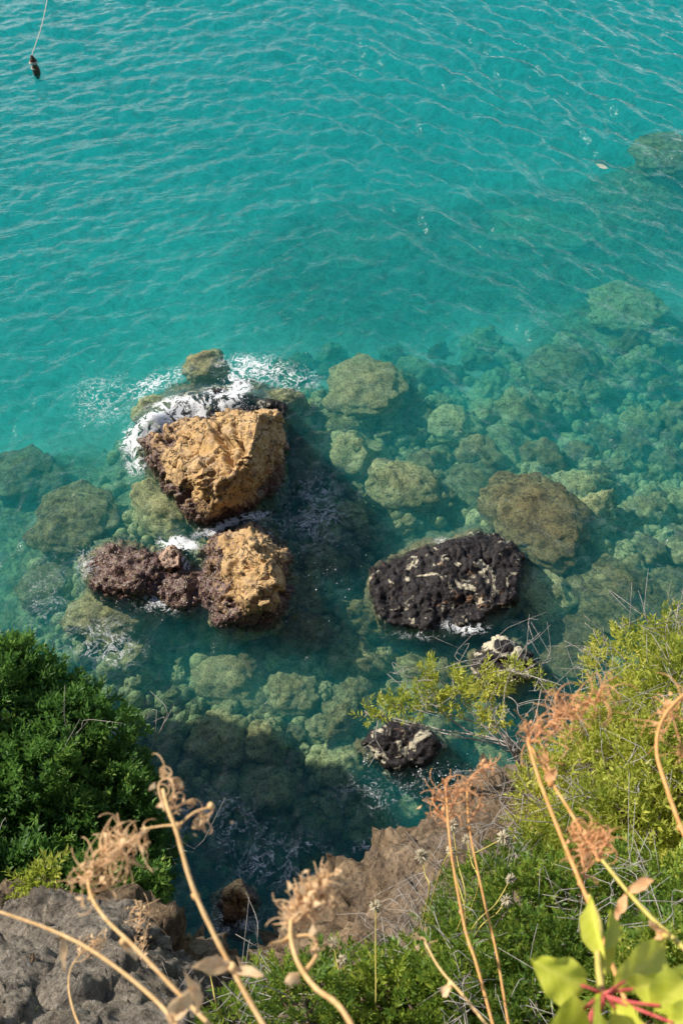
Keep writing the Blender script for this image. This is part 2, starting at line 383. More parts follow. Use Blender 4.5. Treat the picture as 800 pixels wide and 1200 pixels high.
def mat_water():
    t = NT('sea_water'); p = t.pos()
    def ripples(ang):                     # short wind ripples, long along their crests
        mp = t.n('ShaderNodeMapping', vector_type='TEXTURE'); mp.inputs['Rotation'].default_value = (0, 0, R(ang)); mp.inputs['Scale'].default_value = (3., 1, 1)
        t.l(p, mp.inputs[0])
        a_ = t.noise(mp.outputs[0], 3.0, 3, .5, .5); b_ = t.noise(mp.outputs[0], 8., 3, .55, .4)
        return t.math('ADD', a_, t.math('MULTIPLY', b_, .35))
    side = t.mapr(t.sep(p, 0), -4., 6.)
    hl, hr = ripples(16), ripples(-46)
    hh = t.math('ADD', t.math('MULTIPLY', hl, t.math('SUBTRACT', 1., side)), t.math('MULTIPLY', hr, t.math('MULTIPLY', side, 1.25)))
    nb = t.bump(hh, 1., .055)
    g = t.n('ShaderNodeNewGeometry')
    dt = t.n('ShaderNodeVectorMath', operation='DOT_PRODUCT'); t.l(g.outputs['Incoming'], dt.inputs[0]); t.l(nb, dt.inputs[1])
    c1 = t.math('SUBTRACT', 1., t.math('ABSOLUTE', dt.outputs['Value']), clamp=True)
    fr = t.math('MULTIPLY_ADD', t.math('POWER', c1, 5.), .98, .02)
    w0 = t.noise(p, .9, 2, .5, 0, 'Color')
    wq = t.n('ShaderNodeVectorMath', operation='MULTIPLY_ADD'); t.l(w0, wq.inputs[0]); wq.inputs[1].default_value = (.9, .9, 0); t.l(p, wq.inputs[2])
    def web(sc):                          # caustic light painted as a noise web into the transparent tint
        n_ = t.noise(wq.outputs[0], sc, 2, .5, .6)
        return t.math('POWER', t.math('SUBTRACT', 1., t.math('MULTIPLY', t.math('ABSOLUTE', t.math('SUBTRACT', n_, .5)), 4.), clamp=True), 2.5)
    caustic_tint = t.math('ADD', t.math('MULTIPLY', web(1.5), .40), t.math('ADD', t.math('MULTIPLY', web(3.6), .34), t.math('MULTIPLY', web(8.), .26)))
    caustic_tint = t.mapr(caustic_tint, .08, .72, .74, 1., False)
    tr = t.n('ShaderNodeBsdfTransparent'); t.l(caustic_tint, tr.inputs[0]); gl = t.n('ShaderNodeBsdfGlossy'); gl.inputs['Roughness'].default_value = .045
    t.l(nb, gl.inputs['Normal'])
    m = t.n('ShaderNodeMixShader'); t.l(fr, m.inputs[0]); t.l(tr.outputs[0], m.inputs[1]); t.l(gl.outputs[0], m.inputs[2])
    # foam lying on the water: threads and bubbles where the swell breaks
    dens = t.attr('foam')
    wv = t.noise(p, 2.5, 3, .5, 0, 'Color')
    vp = t.n('ShaderNodeVectorMath', operation='MULTIPLY_ADD'); t.l(wv, vp.inputs[0]); vp.inputs[1].default_value = (.5, .5, .5); t.l(p, vp.inputs[2])
    f1 = t.noise(vp.outputs[0], 2.4, 6, .68, 1.5)
    th = t.math('SUBTRACT', 1., t.math('MULTIPLY', t.math('ABSOLUTE', t.math('SUBTRACT', f1, .5)), 9.), clamp=True)   # threads
    f2 = t.noise(vp.outputs[0], 15, 5, .75, .8)
    sp = t.ramp(t.noise(p, 17, 2, .6), [(.62, 0.), (.74, 1.)])                                                           # specks
    pat = t.math('ADD', t.math('MULTIPLY', th, .62), t.math('MULTIPLY', f2, .5))
    pat = t.math('MAXIMUM', pat, t.math('MULTIPLY', sp, .72))
    lo = t.math('SUBTRACT', 1.0, dens)
    mask = t.mapr(pat, lo, t.math('ADD', lo, .32), 0., 1.)
    mask = t.math('MULTIPLY', mask, t.math('GREATER_THAN', dens, .02))
    fd = t.n('ShaderNodeBsdfDiffuse'); fd.inputs[0].default_value = (.82, .84, .85, 1)
    m2 = t.n('ShaderNodeMixShader'); t.l(t.math('MULTIPLY', mask, .9), m2.inputs[0]); t.l(m.outputs[0], m2.inputs[1]); t.l(fd.outputs[0], m2.inputs[2])
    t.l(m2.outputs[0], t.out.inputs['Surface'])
    ab = t.n('ShaderNodeVolumeAbsorption'); ab.inputs['Color'].default_value = (0.0, .808, .818, 1); ab.inputs['Density'].default_value = .29
    sc = t.n('ShaderNodeVolumeScatter'); sc.inputs['Color'].default_value = (.07, .86, .885, 1); sc.inputs['Density'].default_value = .12
    sc.inputs['Anisotropy'].default_value = 0.0
    ad = t.n('ShaderNodeAddShader'); t.l(ab.outputs[0], ad.inputs[0]); t.l(sc.outputs[0], ad.inputs[1])
    t.l(ad.outputs[0], t.out.inputs['Volume'])
    return t.m

M = dict(
    ochre=mat_ochre('ochre_rock'), wedge=mat_ochre('wedge_rock', wet=.42), maroon=mat_ochre('crusted_rock', (.30, .17, .12), (.36, .26, .16), (.22, .10, .08), .35),
    mussel=mat_mussel(), stone=mat_boulder(), seabed=mat_seabed(), cliff=mat_cliff(), grey=mat_grey(), water=mat_water(),
    evergreen=mat_leaf('evergreen_leaf', [(0., (.05, .12, .026)), (.5, (.11, .225, .045)), (.85, (.22, .34, .06)), (1., (.34, .42, .10))], .38, .5, (.14, .30, .05)),
    fresh=mat_leaf('fresh_leaf', [(0., (.26, .31, .05)), (.35, (.46, .48, .08)), (.7, (.64, .61, .13)), (1., (.74, .68, .22))], .5),
    lowgreen=mat_leaf('low_leaf', [(0., (.05, .11, .02)), (.4, (.14, .24, .035)), (.72, (.34, .40, .055)), (1., (.56, .54, .12))], .42),
    lime=mat_leaf('lime_leaf', [(0., (.50, .54, .05)), (1., (.76, .74, .14))], .4, .4),
    twig=mat_plain('grey_twig', (.22, .19, .17), (.48, .44, .40), 60, .9),
    bark=mat_plain('brown_bark', (.08, .055, .04), (.22, .16, .11), 50, .95),
    straw=mat_plain('straw_stalk', (.56, .33, .13), (.76, .50, .24), 90, .7),
    rust=mat_plain('rust_stalk', (.54, .25, .08), (.72, .40, .15), 90, .7),
    yellowstalk=mat_plain('yellow_stalk', (.42, .36, .08), (.58, .46, .14), 90, .6),
    plume=mat_plain('dry_plume', (.84, .54, .28), (.94, .72, .45), 120, .8, .4),
    rustplume=mat_plain('rust_plume', (.80, .40, .18), (.92, .58, .30), 120, .8, .4),
    pale=mat_plain('pale_seed', (.50, .42, .28), (.72, .64, .46), 200, .9, .2),
    red=mat_plain('red_petiole', (.42, .04, .05), (.60, .14, .12), 90, .6),
    foam=mat_plain('foam', (.80, .82, .83), (.86, .87, .88), 30, .7, .3),
    rope=mat_plain('rope_fibre', (.45, .40, .32), (.62, .57, .48), 60, .9),
    float_dark=mat_plain('float_dark', (.05, .03, .02), (.14, .08, .05), 25, .6),
    pink=mat_plain('buoy_pink', (.60, .25, .22), (.72, .40, .36), 10, .5),
)

# ------------------------------------------------------------------ the setting: seabed
big_list = [
    (240, 428, 27, 24, -.06, 'pale olive boulder just under the surface beyond the breaking surf'), (428, 455, 46, 38, -.45, 'broad olive boulder whose far edge meets open turquoise water'),
    (472, 570, 36, 38, -.30, 'squarish tan boulder lying in a shaft of sunlit shallow water'), (632, 606, 52, 56, -.08, 'large peaked brown boulder rising almost to the surface behind the black mussel rock'),
    (552, 578, 42, 36, -.8, 'wide pale green boulder beside the peaked brown boulder'), (785, 178, 42, 34, -.9, 'lone yellowish boulder far out in the open water'),
    (735, 362, 42, 32, -1.4, 'hazy boulder under bright wavelets, nearer shore than the lone far one'), (722, 700, 60, 42, -.4, None), (655, 752, 50, 44, -.5, None), (662, 432, 36, 32, -1.3, None),
    (530, 497, 32, 26, -.9, None), (85, 612, 48, 40, -.5, 'mottled olive boulder in deep blue water left of the maroon rock'), (28, 556, 42, 30, -1.1, None), (135, 715, 42, 46, -.22, None),
    (190, 592, 32, 38, -.12, 'pale olive boulder hugging the shady foot of the wedge rock'), (384, 626, 16, 15, -.55, None), (411, 606, 17, 16, -.5, None), (310, 872, 24, 22, -.35, None), (256, 868, 34, 27, -.4, None),
    (372, 662, 30, 22, -.5, None), (352, 745, 40, 26, -.3, None), (640, 270, 62, 30, -2.7, None), (430, 292, 66, 30, -3.2, None), (335, 470, 24, 14, -.12, None), (180, 480, 26, 16, -.1, None), (270, 800, 46, 30, -.6, None), (345, 815, 34, 26, -.6, None),
    (790, 700, 42, 34, -.6, None), (690, 655, 36, 28, -1.0, None), (395, 500, 30, 22, -.7, None), (60, 690, 40, 30, -.9, None), (400, 900, 30, 22, -.6, None), (590, 520, 34, 24, -1.2, None)]
MOUNDS = []
for px, py, rx, ry, zt, _l in big_list:
    c_ = W(px, py, zt - .25); MOUNDS.append((c_[0], c_[1], 1.9 * rx * np.linalg.norm(c_ - CAM) / F, zt - .75))
def heap(x, y):
    r_ = np.zeros_like(x)
    for mx, my, mr, mz in MOUNDS: r_ = np.maximum(r_, np.exp(-((x - mx) ** 2 + (y - my) ** 2) / (mr * 1.15) ** 2))
    return r_
def sea_floor(x, y):
    yy = np.where(y < 7.4, y, y + 1.0 * np.clip(-3.8 - x, 0, 6) * sstep(7.4, 9.5, y)) - .28 * np.clip(x - 1.5, 0, 8)
    z = np.interp(yy, [0, 4.5, 6.2, 7.4, 10, 14, 18, 23, 30, 45, 120, 600], [-3.4, -3.0, -2.3, -1.35, -1.35, -1.9, -2.8, -3.9, -4.8, -5.6, -8, -30])
    q = np.stack([x, y, np.zeros_like(x)], -1)
    z = z - 1.1 * sstep(-3.8, -6, x) * sstep(13, 8, y)
    z = z + .28 * fbm(q * .35, 3, 5) + .07 * fbm(q * 1.8, 3, 8)
    for mx, my, mr, mz in MOUNDS:         # stones heaped round the larger boulders
        e = np.exp(-((x - mx) ** 2 + (y - my) ** 2) / mr ** 2); z = np.where(mz > z, z + (mz - z) * e, z)
    return np.minimum(z, -.48)
def axis(lo, dense_lo, dense_hi, hi, step, grow=1.12, step_hi=None):
    mid = [dense_lo]; st = step
    while mid[-1] < dense_hi:
        mid.append(mid[-1] + st)
        if step_hi: st = step + (step_hi - step) * (mid[-1] - dense_lo) / (dense_hi - dense_lo)
    a = []; x, st2 = mid[0], step * 2
    while x > lo: st2 *= grow; x -= st2; a.append(x)
    b = []; x, st2 = mid[-1], (step_hi or step) * 2
    while x < hi: st2 *= grow; x += st2; b.append(x)
    return np.array(a[::-1] + mid + b)
def gridfaces(nx, ny):
    i = np.arange(ny - 1)[:, None] * nx + np.arange(nx - 1)[None, :]
    return np.stack([i, i + 1, i + nx + 1, i + nx], -1).reshape(-1, 4)
gx = axis(-700, -14, 20, 700, .16, 1.25); gy = axis(-60, 1, 40, 900, .16, 1.25)
X, Y = np.meshgrid(gx, gy)
Z = sea_floor(X, Y)
link('seabed', mesh_np('seabed', np.stack([X, Y, Z], -1).reshape(-1, 3), gridfaces(len(gx), len(gy)), M['seabed'], True, {'heap': heap(X, Y).ravel()}), kind='structure')

# ------------------------------------------------------------------ the setting: water
NT_, LT = 1024, 36.0
def sea_field(ang, spread, lam_lo, lam_hi, seed, powr=1.6):
    g = np.random.default_rng(seed); k1 = np.fft.fftfreq(NT_, LT / NT_) * 2 * math.pi
    KX, KY = np.meshgrid(k1, k1); K = np.hypot(KX, KY) + 1e-9
    th = np.arctan2(KY, KX); c = np.cos(th - ang)
    D = np.abs(c) ** spread
    lam = 2 * math.pi / K
    A = K ** (-powr) * D * np.exp(-(lam / lam_hi) ** 4) * np.exp(-(lam_lo / lam) ** 2)
    sp = (g.normal(size=K.shape) + 1j * g.normal(size=K.shape)) * A
    h = np.fft.ifft2(sp).real
    dx = np.fft.ifft2(-1j * KX / K * sp).real; dy = np.fft.ifft2(-1j * KY / K * sp).real
    s = np.std(np.gradient(h, LT / NT_)[0]) + np.std(np.gradient(h, LT / NT_)[1])
    return np.stack([dx, dy, h], -1) / s          # unit slope
def tile(fld, x, y):
    u = (x / LT * NT_) % NT_; v = (y / LT * NT_) % NT_
    i = u.astype(int); j = v.astype(int); fu = (u - i)[..., None]; fv = (v - j)[..., None]; i2 = (i + 1) % NT_; j2 = (j + 1) % NT_
    return (fld[j, i] * (1 - fu) + fld[j, i2] * fu) * (1 - fv) + (fld[j2, i] * (1 - fu) + fld[j2, i2] * fu) * fv
wx = axis(-700, -15, 21, 700, .065, 1.2); wy = axis(-50, 2.5, 40, 900, .05, 1.2, .10)
X, Y = np.meshgrid(wx, wy)
fl_left = sea_field(R(105), 2.6, .22, 1.9, 3, 2.1); fl_right = sea_field(R(45), 2.8, .22, 2.0, 4, 2.1); fl_x = sea_field(R(165), 1.2, .10, 1.0, 5, 1.9)
wr = sstep(-4, 6, X + .15 * (Y - 20))[..., None]
open_ = sstep(9, 24, Y)[..., None]
fade = (sstep(-40, -14, X) * (1 - sstep(22, 60, X)) * sstep(-6, 3, Y) * (1 - sstep(41, 90, Y)))[..., None]
gust = (.62 + .55 * sstep(-.5, .6, fbm(np.stack([X * .16, Y * .10, X * 0], -1), 3, 91)))[..., None] * (.55 + .45 * np.maximum(wr, sstep(24, 36, Y)[..., None]))
fl_s = sea_field(R(70), 1.5, .12, .7, 9, 1.7)
D = (tile(fl_left, X, Y) * (1 - wr) * .44 + tile(fl_right, X + 3, Y) * wr * .76) * (.5 + .5 * open_) * gust + tile(fl_s, X, Y) * .16 * gust + tile(fl_x, X, Y) * (.18 + .16 * (1 - open_))
D = D * fade * np.array([.75, .75, 1.])
WV = np.stack([X, Y, np.zeros_like(X)], -1) + D
# the swell piling up against the rocks, and where it breaks
pw = proj(np.stack([X, Y, np.zeros_like(X)], -1).reshape(-1, 3)).reshape(X.shape + (2,))
def blob(px, py, rx, ry=None, ang=0):
    ry = ry or rx; dx = pw[..., 0] - px; dy = pw[..., 1] - py; c, s = math.cos(R(ang)), math.sin(R(ang))
    return np.exp(-(((dx * c + dy * s) / rx) ** 2 + ((-dx * s + dy * c) / ry) ** 2))
infront = (Y > 1.5)
lift = (.38 * blob(240, 478, 45, 14, 8) + .35 * blob(180, 500, 25, 14, -30) + .3 * blob(290, 475, 22, 12) + .12 * blob(215, 645, 22, 18) + .10 * blob(270, 612, 30, 8, -15)) * infront
WV[..., 2] += lift
foam = np.zeros_like(X)
for a in [(228, 486, 54, 13, 5, .84), (265, 470, 30, 15, 20, .86), (280, 452, 18, 26, 0, .76), (185, 502, 34, 15, -25, .80), (155, 520, 15, 22, 0, .75),
          (160, 545, 16, 16, 0, .55), (212, 640, 26, 9, 10, .9), (215, 664, 9, 16, 0, .75), (265, 617, 42, 7, -18, .78), (300, 606, 25, 8, -10, .6),
          (190, 695, 46, 30, 0, .46), (120, 470, 60, 50, 0, .34), (180, 450, 60, 18, -20, .46), (300, 432, 60, 22, 5, .52), (345, 445, 45, 22, 0, .42),
          (370, 600, 60, 80, 0, .36), (320, 620, 30, 20, 0, .40), (540, 640, 40, 10, 10, .55), (545, 735, 34, 10, 5, .52), (490, 745, 60, 10, 0, .30),
          (440, 870, 30, 26, 0, .24), (520, 920, 55, 34, -20, .29), (430, 930, 120, 50, 0, .27), (260, 960, 120, 60, 0, .33), (440, 985, 40, 14, -20, .42),
          (330, 1010, 110, 50, 0, .36), (280, 1080, 60, 40, 0, .35), (120, 760, 70, 60, 0, .35), (60, 700, 60, 90, 0, .27), (100, 660, 20, 34, 0, .36), (330, 560, 30, 60, 0, .28)]:
    foam = np.maximum(foam, a[5] * blob(*a[:5]))
foam = foam * infront
nx, ny = len(wx), len(wy)
Fw = gridfaces(nx, ny)
# close the sea into one body: skirt and floor far below the seabed
loop = np.concatenate([np.arange(nx), nx * np.arange(1, ny) + nx - 1, (ny - 1) * nx + np.arange(nx - 2, -1, -1), nx * np.arange(ny - 2, 0, -1)])
V0 = WV.reshape(-1, 3); low = V0[loop].copy(); low[:, 2] = -60
b0 = len(V0); nl = len(loop); k = np.arange(nl); k2 = (k + 1) % nl
skirt = np.stack([loop[k2], loop[k], b0 + k, b0 + k2], -1)
ctr = b0 + nl
Vw = np.vstack([V0, low, [[0, 300, -60]]])
cap = np.stack([b0 + k2[::1], b0 + k, np.full(nl, ctr), np.full(nl, ctr)], -1)
me = bpy.data.meshes.new('sea')
allf = [Fw, skirt]
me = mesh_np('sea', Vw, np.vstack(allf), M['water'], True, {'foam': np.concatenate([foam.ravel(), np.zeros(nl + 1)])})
bm = bmesh.new(); bm.from_mesh(me); bm.verts.ensure_lookup_table()
for i in range(nl): bm.faces.new((bm.verts[b0 + int(k2[i])], bm.verts[b0 + i], bm.verts[ctr]))
bm.to_mesh(me); bm.free()
link('sea', me, kind='structure')

# ------------------------------------------------------------------ the setting: the cliff below the viewer
EC = [(-900, 980, 9.5), (-500, 1010, 7.6), (-200, 1050, 6.2), (0, 1092, 5.1), (90, 1098, 4.9), (150, 1122, 4.8), (200, 1165, 4.7), (245, 1195, 4.7), (275, 1195, 4.9),
      (302, 1145, 5.3), (345, 1090, 5.9), (400, 1037, 6.3), (480, 987, 6.5), (560, 947, 6.5), (610, 925, 6.4), (700, 880, 6.2), (800, 830, 6.1), (1000, 760, 6.6), (1400, 640, 8.5), (1800, 560, 11)]
E = np.array([P(*e) for e in EC]); E[0, 1] = min(E[0, 1], 3); 
left_out = np.array([[-60, -3, 15.5], [-22, -1, 14.5], [-11, 0.6, 12.8]]); right_out = np.array([[22, 9, 10], [60, 14, 11]])
E = np.vstack([left_out, E[np.argsort(E[:, 0])], right_out])
cx = np.concatenate([np.linspace(-60, -4, 60)[:-1], np.linspace(-4, 5, 260), np.linspace(5, 60, 60)[1:]])
Ey = np.interp(cx, E[:, 0], E[:, 1]); Ez = np.interp(cx, E[:, 0], E[:, 2])
prof = []
for x, ey, ez in zip(cx, Ey, Ez):
    mid = .5 * (np.array([-.35, 14.35]) + np.array([ey, ez])) + np.array([.02, .10])
    pts = np.array([[-40, 19], [-8, 15.4], [-.75, 14.55], [-.3, 14.3], [*mid], [ey, ez], [ey + .22, ez - .7], [ey + .55, ez - 3], [ey + .85, 2.0], [ey + 1.3, -2.2]])
    d = np.concatenate([[0], np.cumsum(np.hypot(*np.diff(pts, axis=0).T))])
    s = np.concatenate([np.linspace(0, d[2], 30)[:-1], np.linspace(d[2], d[6], 150), np.linspace(d[6], d[9], 90)[1:]])
    prof.append(np.stack([np.full(len(s), x), np.interp(s, d, pts[:, 0]), np.interp(s, d, pts[:, 1])], -1))
prof = np.array(prof); ncol, nrow = prof.shape[:2]
V = prof.transpose(1, 0, 2).reshape(-1, 3)
Fcl = gridfaces(ncol, nrow)[:, ::-1]
V = smooth_v(V, Fcl, 3)
N = normals(V, Fcl); N *= np.sign(N[:, 2].mean())
d = .13 * fbm(V * 1.1, 3, 41) + .07 * fbm(V * np.array([2.2, 2.2, 5]), 4, 43, .6) + .05 * ridged(V * 5, 3, 45)
near = 1 - sstep(.5, 1.6, np.hypot(V[:, 0], V[:, 1] + .5))
d = d + .12 * facets(V * 1.8, 46) + .09 * facets(V * 4.5, 47) + .035 * facets(V * 11, 48)
d *= 1 - near * .8
V = V + N * d[:, None]
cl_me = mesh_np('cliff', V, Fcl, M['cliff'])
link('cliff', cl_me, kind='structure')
BVH = BVHTree.FromPolygons([tuple(v) for v in V], [tuple(f) for f in Fcl])
def ground(p):                            # the cliff under a point
    h = BVH.ray_cast(Vector((p[0], p[1], p[2] + .05)), Vector((0, 0, -1)))
    if h[0] is None: h = BVH.find_nearest(Vector(p))
    return np.array(h[0])
# the headland that closes the cove on the sunny side
hb = [[(-11.5, -14, 18), (-11.5, 1, 17.0), (-11.5, 6.2, 15.4), (-12, 10.7, 13.8), (-16, 12.6, 14), (-40, 15, 17), (-40, -14, 22),
       (-10, -14, -4), (-9.6, 3, -4), (-10.2, 9, -4), (-11.2, 11.9, -4), (-16, 14.4, -4), (-40, 17, -4), (-40, -14, -4)]]
o = rock('headland', 'rocky headland', 'cliff', hb, M['cliff'], .45, .9, .25, .35, .9, .4, 77, world=True)
del o['label']; del o['category']; o['kind'] = 'structure'

# ------------------------------------------------------------------ rocks in the sea
rock('sea_rock', 'large ochre sea rock with split wedge top and surf breaking over its far edge', 'rock', [
    [(163, 516, .30), (196, 503, .60), (236, 497, .9), (268, 490, 1.2), (304, 482, 2.0), (324, 486, 1.3), (333, 520, .1), (292, 541, 2.05), (256, 564, 1.65), (248, 598, .8),
     (241, 611, .3), (206, 570, .2), (222, 602, .15), (330, 560, -.2), (298, 602, -.3), (262, 616, -.2),
     (160, 520, -1.5), (200, 492, -1.5), (315, 482, -1.5), (338, 505, -1.5), (336, 592, -1.5), (250, 640, -1.5), (180, 580, -1.5)]],
    M['wedge'], .03, .07, 1.1, .04, 4, .13, 11,
    [([(252, 498), (262, 518), (270, 545)], 8, .22), ([(276, 500), (282, 530), (268, 552), (240, 560)], 5, .14), ([(186, 503), (200, 520), (222, 512)], 7, .14), ([(222, 575), (231, 604)], 5, .12)])
rock('sea_rock', 'black wet shelf awash in foam behind the split wedge rock', 'rock', [
    [(178, 500, .02), (215, 470, .10), (250, 462, .08), (300, 470, .12), (335, 478, .06), (325, 500, .1), (240, 505, .1),
     (150, 510, -1.4), (200, 450, -1.4), (300, 445, -1.4), (365, 480, -1.4), (340, 530, -1.4), (200, 540, -1.4)]], M['mussel'], .04, .08, 1.6, .06, 5, .10, 17)
rock('sea_rock', 'rounded ochre rock with a maroon weed fringe beside the split wedge rock', 'rock', [
    [(268, 628, .55), (288, 632, .8), (308, 650, .95), (322, 686, .85), (302, 702, .7), (278, 690, .5), (240, 645, .15), (300, 614, .2), (333, 650, .3), (338, 695, .2),
     (312, 733, .05), (252, 733, .0), (236, 700, .05), (222, 640, -1.4), (310, 600, -1.4), (352, 660, -1.4), (352, 735, -1.4), (270, 765, -1.4), (212, 720, -1.4)]],
    M['ochre'], .03, .07, 1.5, .06, 4.5, .08, 23, [([(300, 705), (322, 690), (334, 700)], 7, .12)])
rock('sea_rock', 'low maroon crusted rock awash next to the small pink stone', 'rock', [
    [(104, 660, .02), (128, 640, .22), (164, 648, .32), (190, 664, .2), (184, 698, .08), (150, 690, .2), (112, 690, -.05),
     (88, 660, -1.3), (140, 622, -1.3), (212, 650, -1.3), (222, 715, -1.3), (150, 750, -1.3), (100, 722, -1.3)],
    [(180, 668, .14), (205, 672, .12), (240, 668, .12), (245, 700, .08), (215, 712, .04), (185, 706, .05), (175, 660, -1.3), (250, 655, -1.3), (250, 730, -1.3), (180, 730, -1.3)]], M['maroon'], .04, .10, 1.8, .07, 5, .10, 31)
rock('sea_rock', 'small pink stone ringed by white foam between two larger rocks', 'rock', [
    [(186, 652, .32), (200, 640, .36), (212, 646, .34), (210, 664, .3), (192, 668, .28), (180, 650, -1.), (215, 635, -1.), (222, 675, -1.), (185, 680, -1.)]],
    mat_ochre('pink_stone', (.50, .34, .24), (.56, .42, .32), (.40, .24, .18), .02), .03, .04, 2.5, .03, 6, .03, 37)
rock('sea_rock', 'wide black mussel covered rock with cream patches', 'rock', [
    [(437, 666, .05), (480, 654, .16), (520, 640, .18), (550, 632, .22), (600, 642, .14), (608, 662, .2), (602, 702, .15), (560, 726, .05), (500, 738, .0), (450, 728, .0), (434, 692, .05),
     (530, 668, .27), (572, 688, .20), (490, 692, .20), (425, 685, -1.4), (480, 630, -1.4), (560, 612, -1.4), (622, 645, -1.4), (618, 720, -1.4), (560, 760, -1.4), (440, 750, -1.4)]],
    M['mussel'], .03, .10, 1.6, .07, 5, .05, 41, fac=.09)
rock('sea_rock', 'smaller black rock with two cream knobs behind the leafy overhanging branch', 'rock', [
    [(556, 765, .2), (580, 752, .4), (612, 765, .35), (622, 790, .2), (590, 805, .2), (560, 795, .1), (540, 770, -1.2), (600, 735, -1.2), (645, 790, -1.2), (590, 830, -1.2)]], M['mussel'], .04, .07, 2, .06, 5, .06, 47)
rock('sea_rock', 'black rounded rock awash just outside the cliff shadow', 'rock', [
    [(428, 870, .1), (450, 855, .25), (490, 855, .28), (512, 872, .15), (495, 895, .1), (450, 898, .05), (410, 875, -1.), (470, 835, -1.), (530, 875, -1.), (470, 920, -1.)]], M['mussel'], .035, .06, 2, .06, 5, .06, 53)
rock('sea_rock', 'tan topped rock standing in the dark water under the cliff', 'rock', [
    [(262, 1050, .5), (278, 1040, .7), (288, 1052, .6), (285, 1075, .3), (265, 1080, .2), (248, 1050, -1.), (285, 1030, -1.), (305, 1060, -1.), (285, 1100, -1.), (252, 1090, -1.)]], M['ochre'], .035, .06, 2, .05, 5, .06, 59)
rock('shore_rock', 'brown shore rock showing through the gap in the right hand shrubs', 'rock', [
    [(660, 890, 1.0), (700, 868, 1.4), (730, 890, 1.2), (720, 930, .6), (640, 920, .6), (640, 890, -1.2), (700, 850, -1.2), (780, 890, -1.2), (740, 980, -1.2), (640, 960, -1.2)]], M['ochre'], .06, .10, 1.5, .06, 4, .08, 61)

# boulders under water: shared meshes, each its own object
def boulder_mesh(name, seed, sub, amp, blocky=.25):
    bm = bmesh.new(); bmesh.ops.create_icosphere(bm, subdivisions=sub, radius=1)
    me = bpy.data.meshes.new(name); bm.to_mesh(me); bm.free()
    n = len(me.vertices); V = np.empty(n * 3, np.float32); me.vertices.foreach_get('co', V); V = V.reshape(-1, 3).astype(float)
    V = V * (1 + amp * fbm(V * 1.2 + seed * 3.1, 3, seed)[:, None] + .35 * amp * fbm(V * 4 + seed, 3, seed + 5)[:, None])
    V = V * (1 + amp * blocky * facets(V * (2.2 if sub > 3 else 1.5) + seed, seed))[:, None]
    me.vertices.foreach_set('co', V.astype(np.float32).ravel()); me.polygons.foreach_set('use_smooth', np.ones(len(me.polygons), bool))
    me.materials.append(M['stone']); me.update(); return me
BIG = [boulder_mesh('boulder', 130 + s, 5, .22) for s in range(5)]
BTOP = [max(v.co.z for v in m_.vertices) for m_ in BIG]
SMALL = [boulder_mesh('boulder', 200 + s, 4, .30, .75) for s in range(8)]
placed = []
for i, (px, py, rx, ry, zt, lab) in enumerate(big_list):
    zt = zt - .10 - .12 * abs(zt)
    c = W(px, py, zt - .25); dist = np.linalg.norm(c - CAM); mpp = dist / F
    hx, hy = rx * mpp, ry * mpp / .85
    bot = float(sea_floor(np.array([c[0]]), np.array([c[1]]))[0]); hz = max(.35, (zt - bot) * .62)
    o = link('submerged_boulder', BIG[i % 5], label=lab or 'large weed mottled boulder lying under clear shallow water', category='boulder', group='submerged boulders')
    mt = BTOP[i % 5]; o.location = (c[0], c[1] + .1, zt - hz * mt); o.scale = (hx, hy, hz); o.rotation_euler = (0, 0, random.uniform(0, 6.3) if abs(rx - ry) < 8 else random.uniform(-.3, .3))
    placed.append((c[0], c[1], max(hx, hy)))
def px_in(px, py):
    return 20 < px < 800 and 330 < py < 960
cnt = 0; tries = 0
dark_spots = [(240, 545, 95), (285, 680, 60), (150, 670, 55), (520, 680, 90), (590, 778, 36), (470, 875, 45)]
small_rows = []
while cnt < 255 and tries < 20000:
    tries += 1
    px, py = random.uniform(-10, 810), random.uniform(350, 960)
    if px < 330 and py < 720: continue
    if px < 140: continue
    if px > 600 and py > 760 : continue
    if py < 400 + (px < 420) * 60 and random.random() < .6: continue
    if any(math.hypot(px - a, py - b) < r * .8 for a, b, r in dark_spots): continue
    c = W(px, py, -1.4); r = random.choice([.18, .22, .28, .34, .42, .55, .7]) * random.uniform(.85, 1.2)
    if any(math.hypot(c[0] - a, c[1] - b) < (r + q) * .62 for a, b, q in placed): continue
    z = float(sea_floor(np.array([c[0]]), np.array([c[1]]))[0])
    o = link('boulder', random.choice(SMALL), label='rounded cobble boulder on the shallow green seabed', category='boulder', group='cobble boulders on the shallow seabed')
    sz = r * random.uniform(.6, .95)
    o.location = (c[0], c[1], z + sz * .35); o.scale = (r * random.uniform(.9, 1.2), r * random.uniform(.85, 1.1), sz)
    o.rotation_euler = (random.uniform(-.3, .3), random.uniform(-.3, .3), random.uniform(0, 6.3)); placed.append((c[0], c[1], r)); cnt += 1
# the countless small stones between them
bm = bmesh.new(); bmesh.ops.create_icosphere(bm, subdivisions=2, radius=1)
TV = np.array([v.co[:] for v in bm.verts]); TF = np.array([[v.index for v in f.verts] for f in bm.faces]); bm.free()
nst = 5200; gxs = rng.uniform(-7, 10, nst); gys = rng.uniform(4.2, 20, nst)
keep = rng.uniform(0, 1, nst) < sstep(20, 13, gys - .4 * np.maximum(gxs, 0) + .8 * np.maximum(-gxs - 3, 0)) + .05
gxs, gys = gxs[keep], gys[keep]; nst = len(gxs)
rs = rng.uniform(.06, .17, nst) * rng.choice([1, 1, 1.5], nst); zs = sea_floor(gxs, gys)
VV = TV[None] * (rs[:, None] * rng.uniform(.7, 1.2, (nst, 1)))[:, :, None] * rng.uniform(.7, 1.15, (nst, 1, 3)) + np.stack([gxs, gys, zs + rs * .25], -1)[:, None]
VV += .03 * vnoise(VV * 7, 3)[..., None]
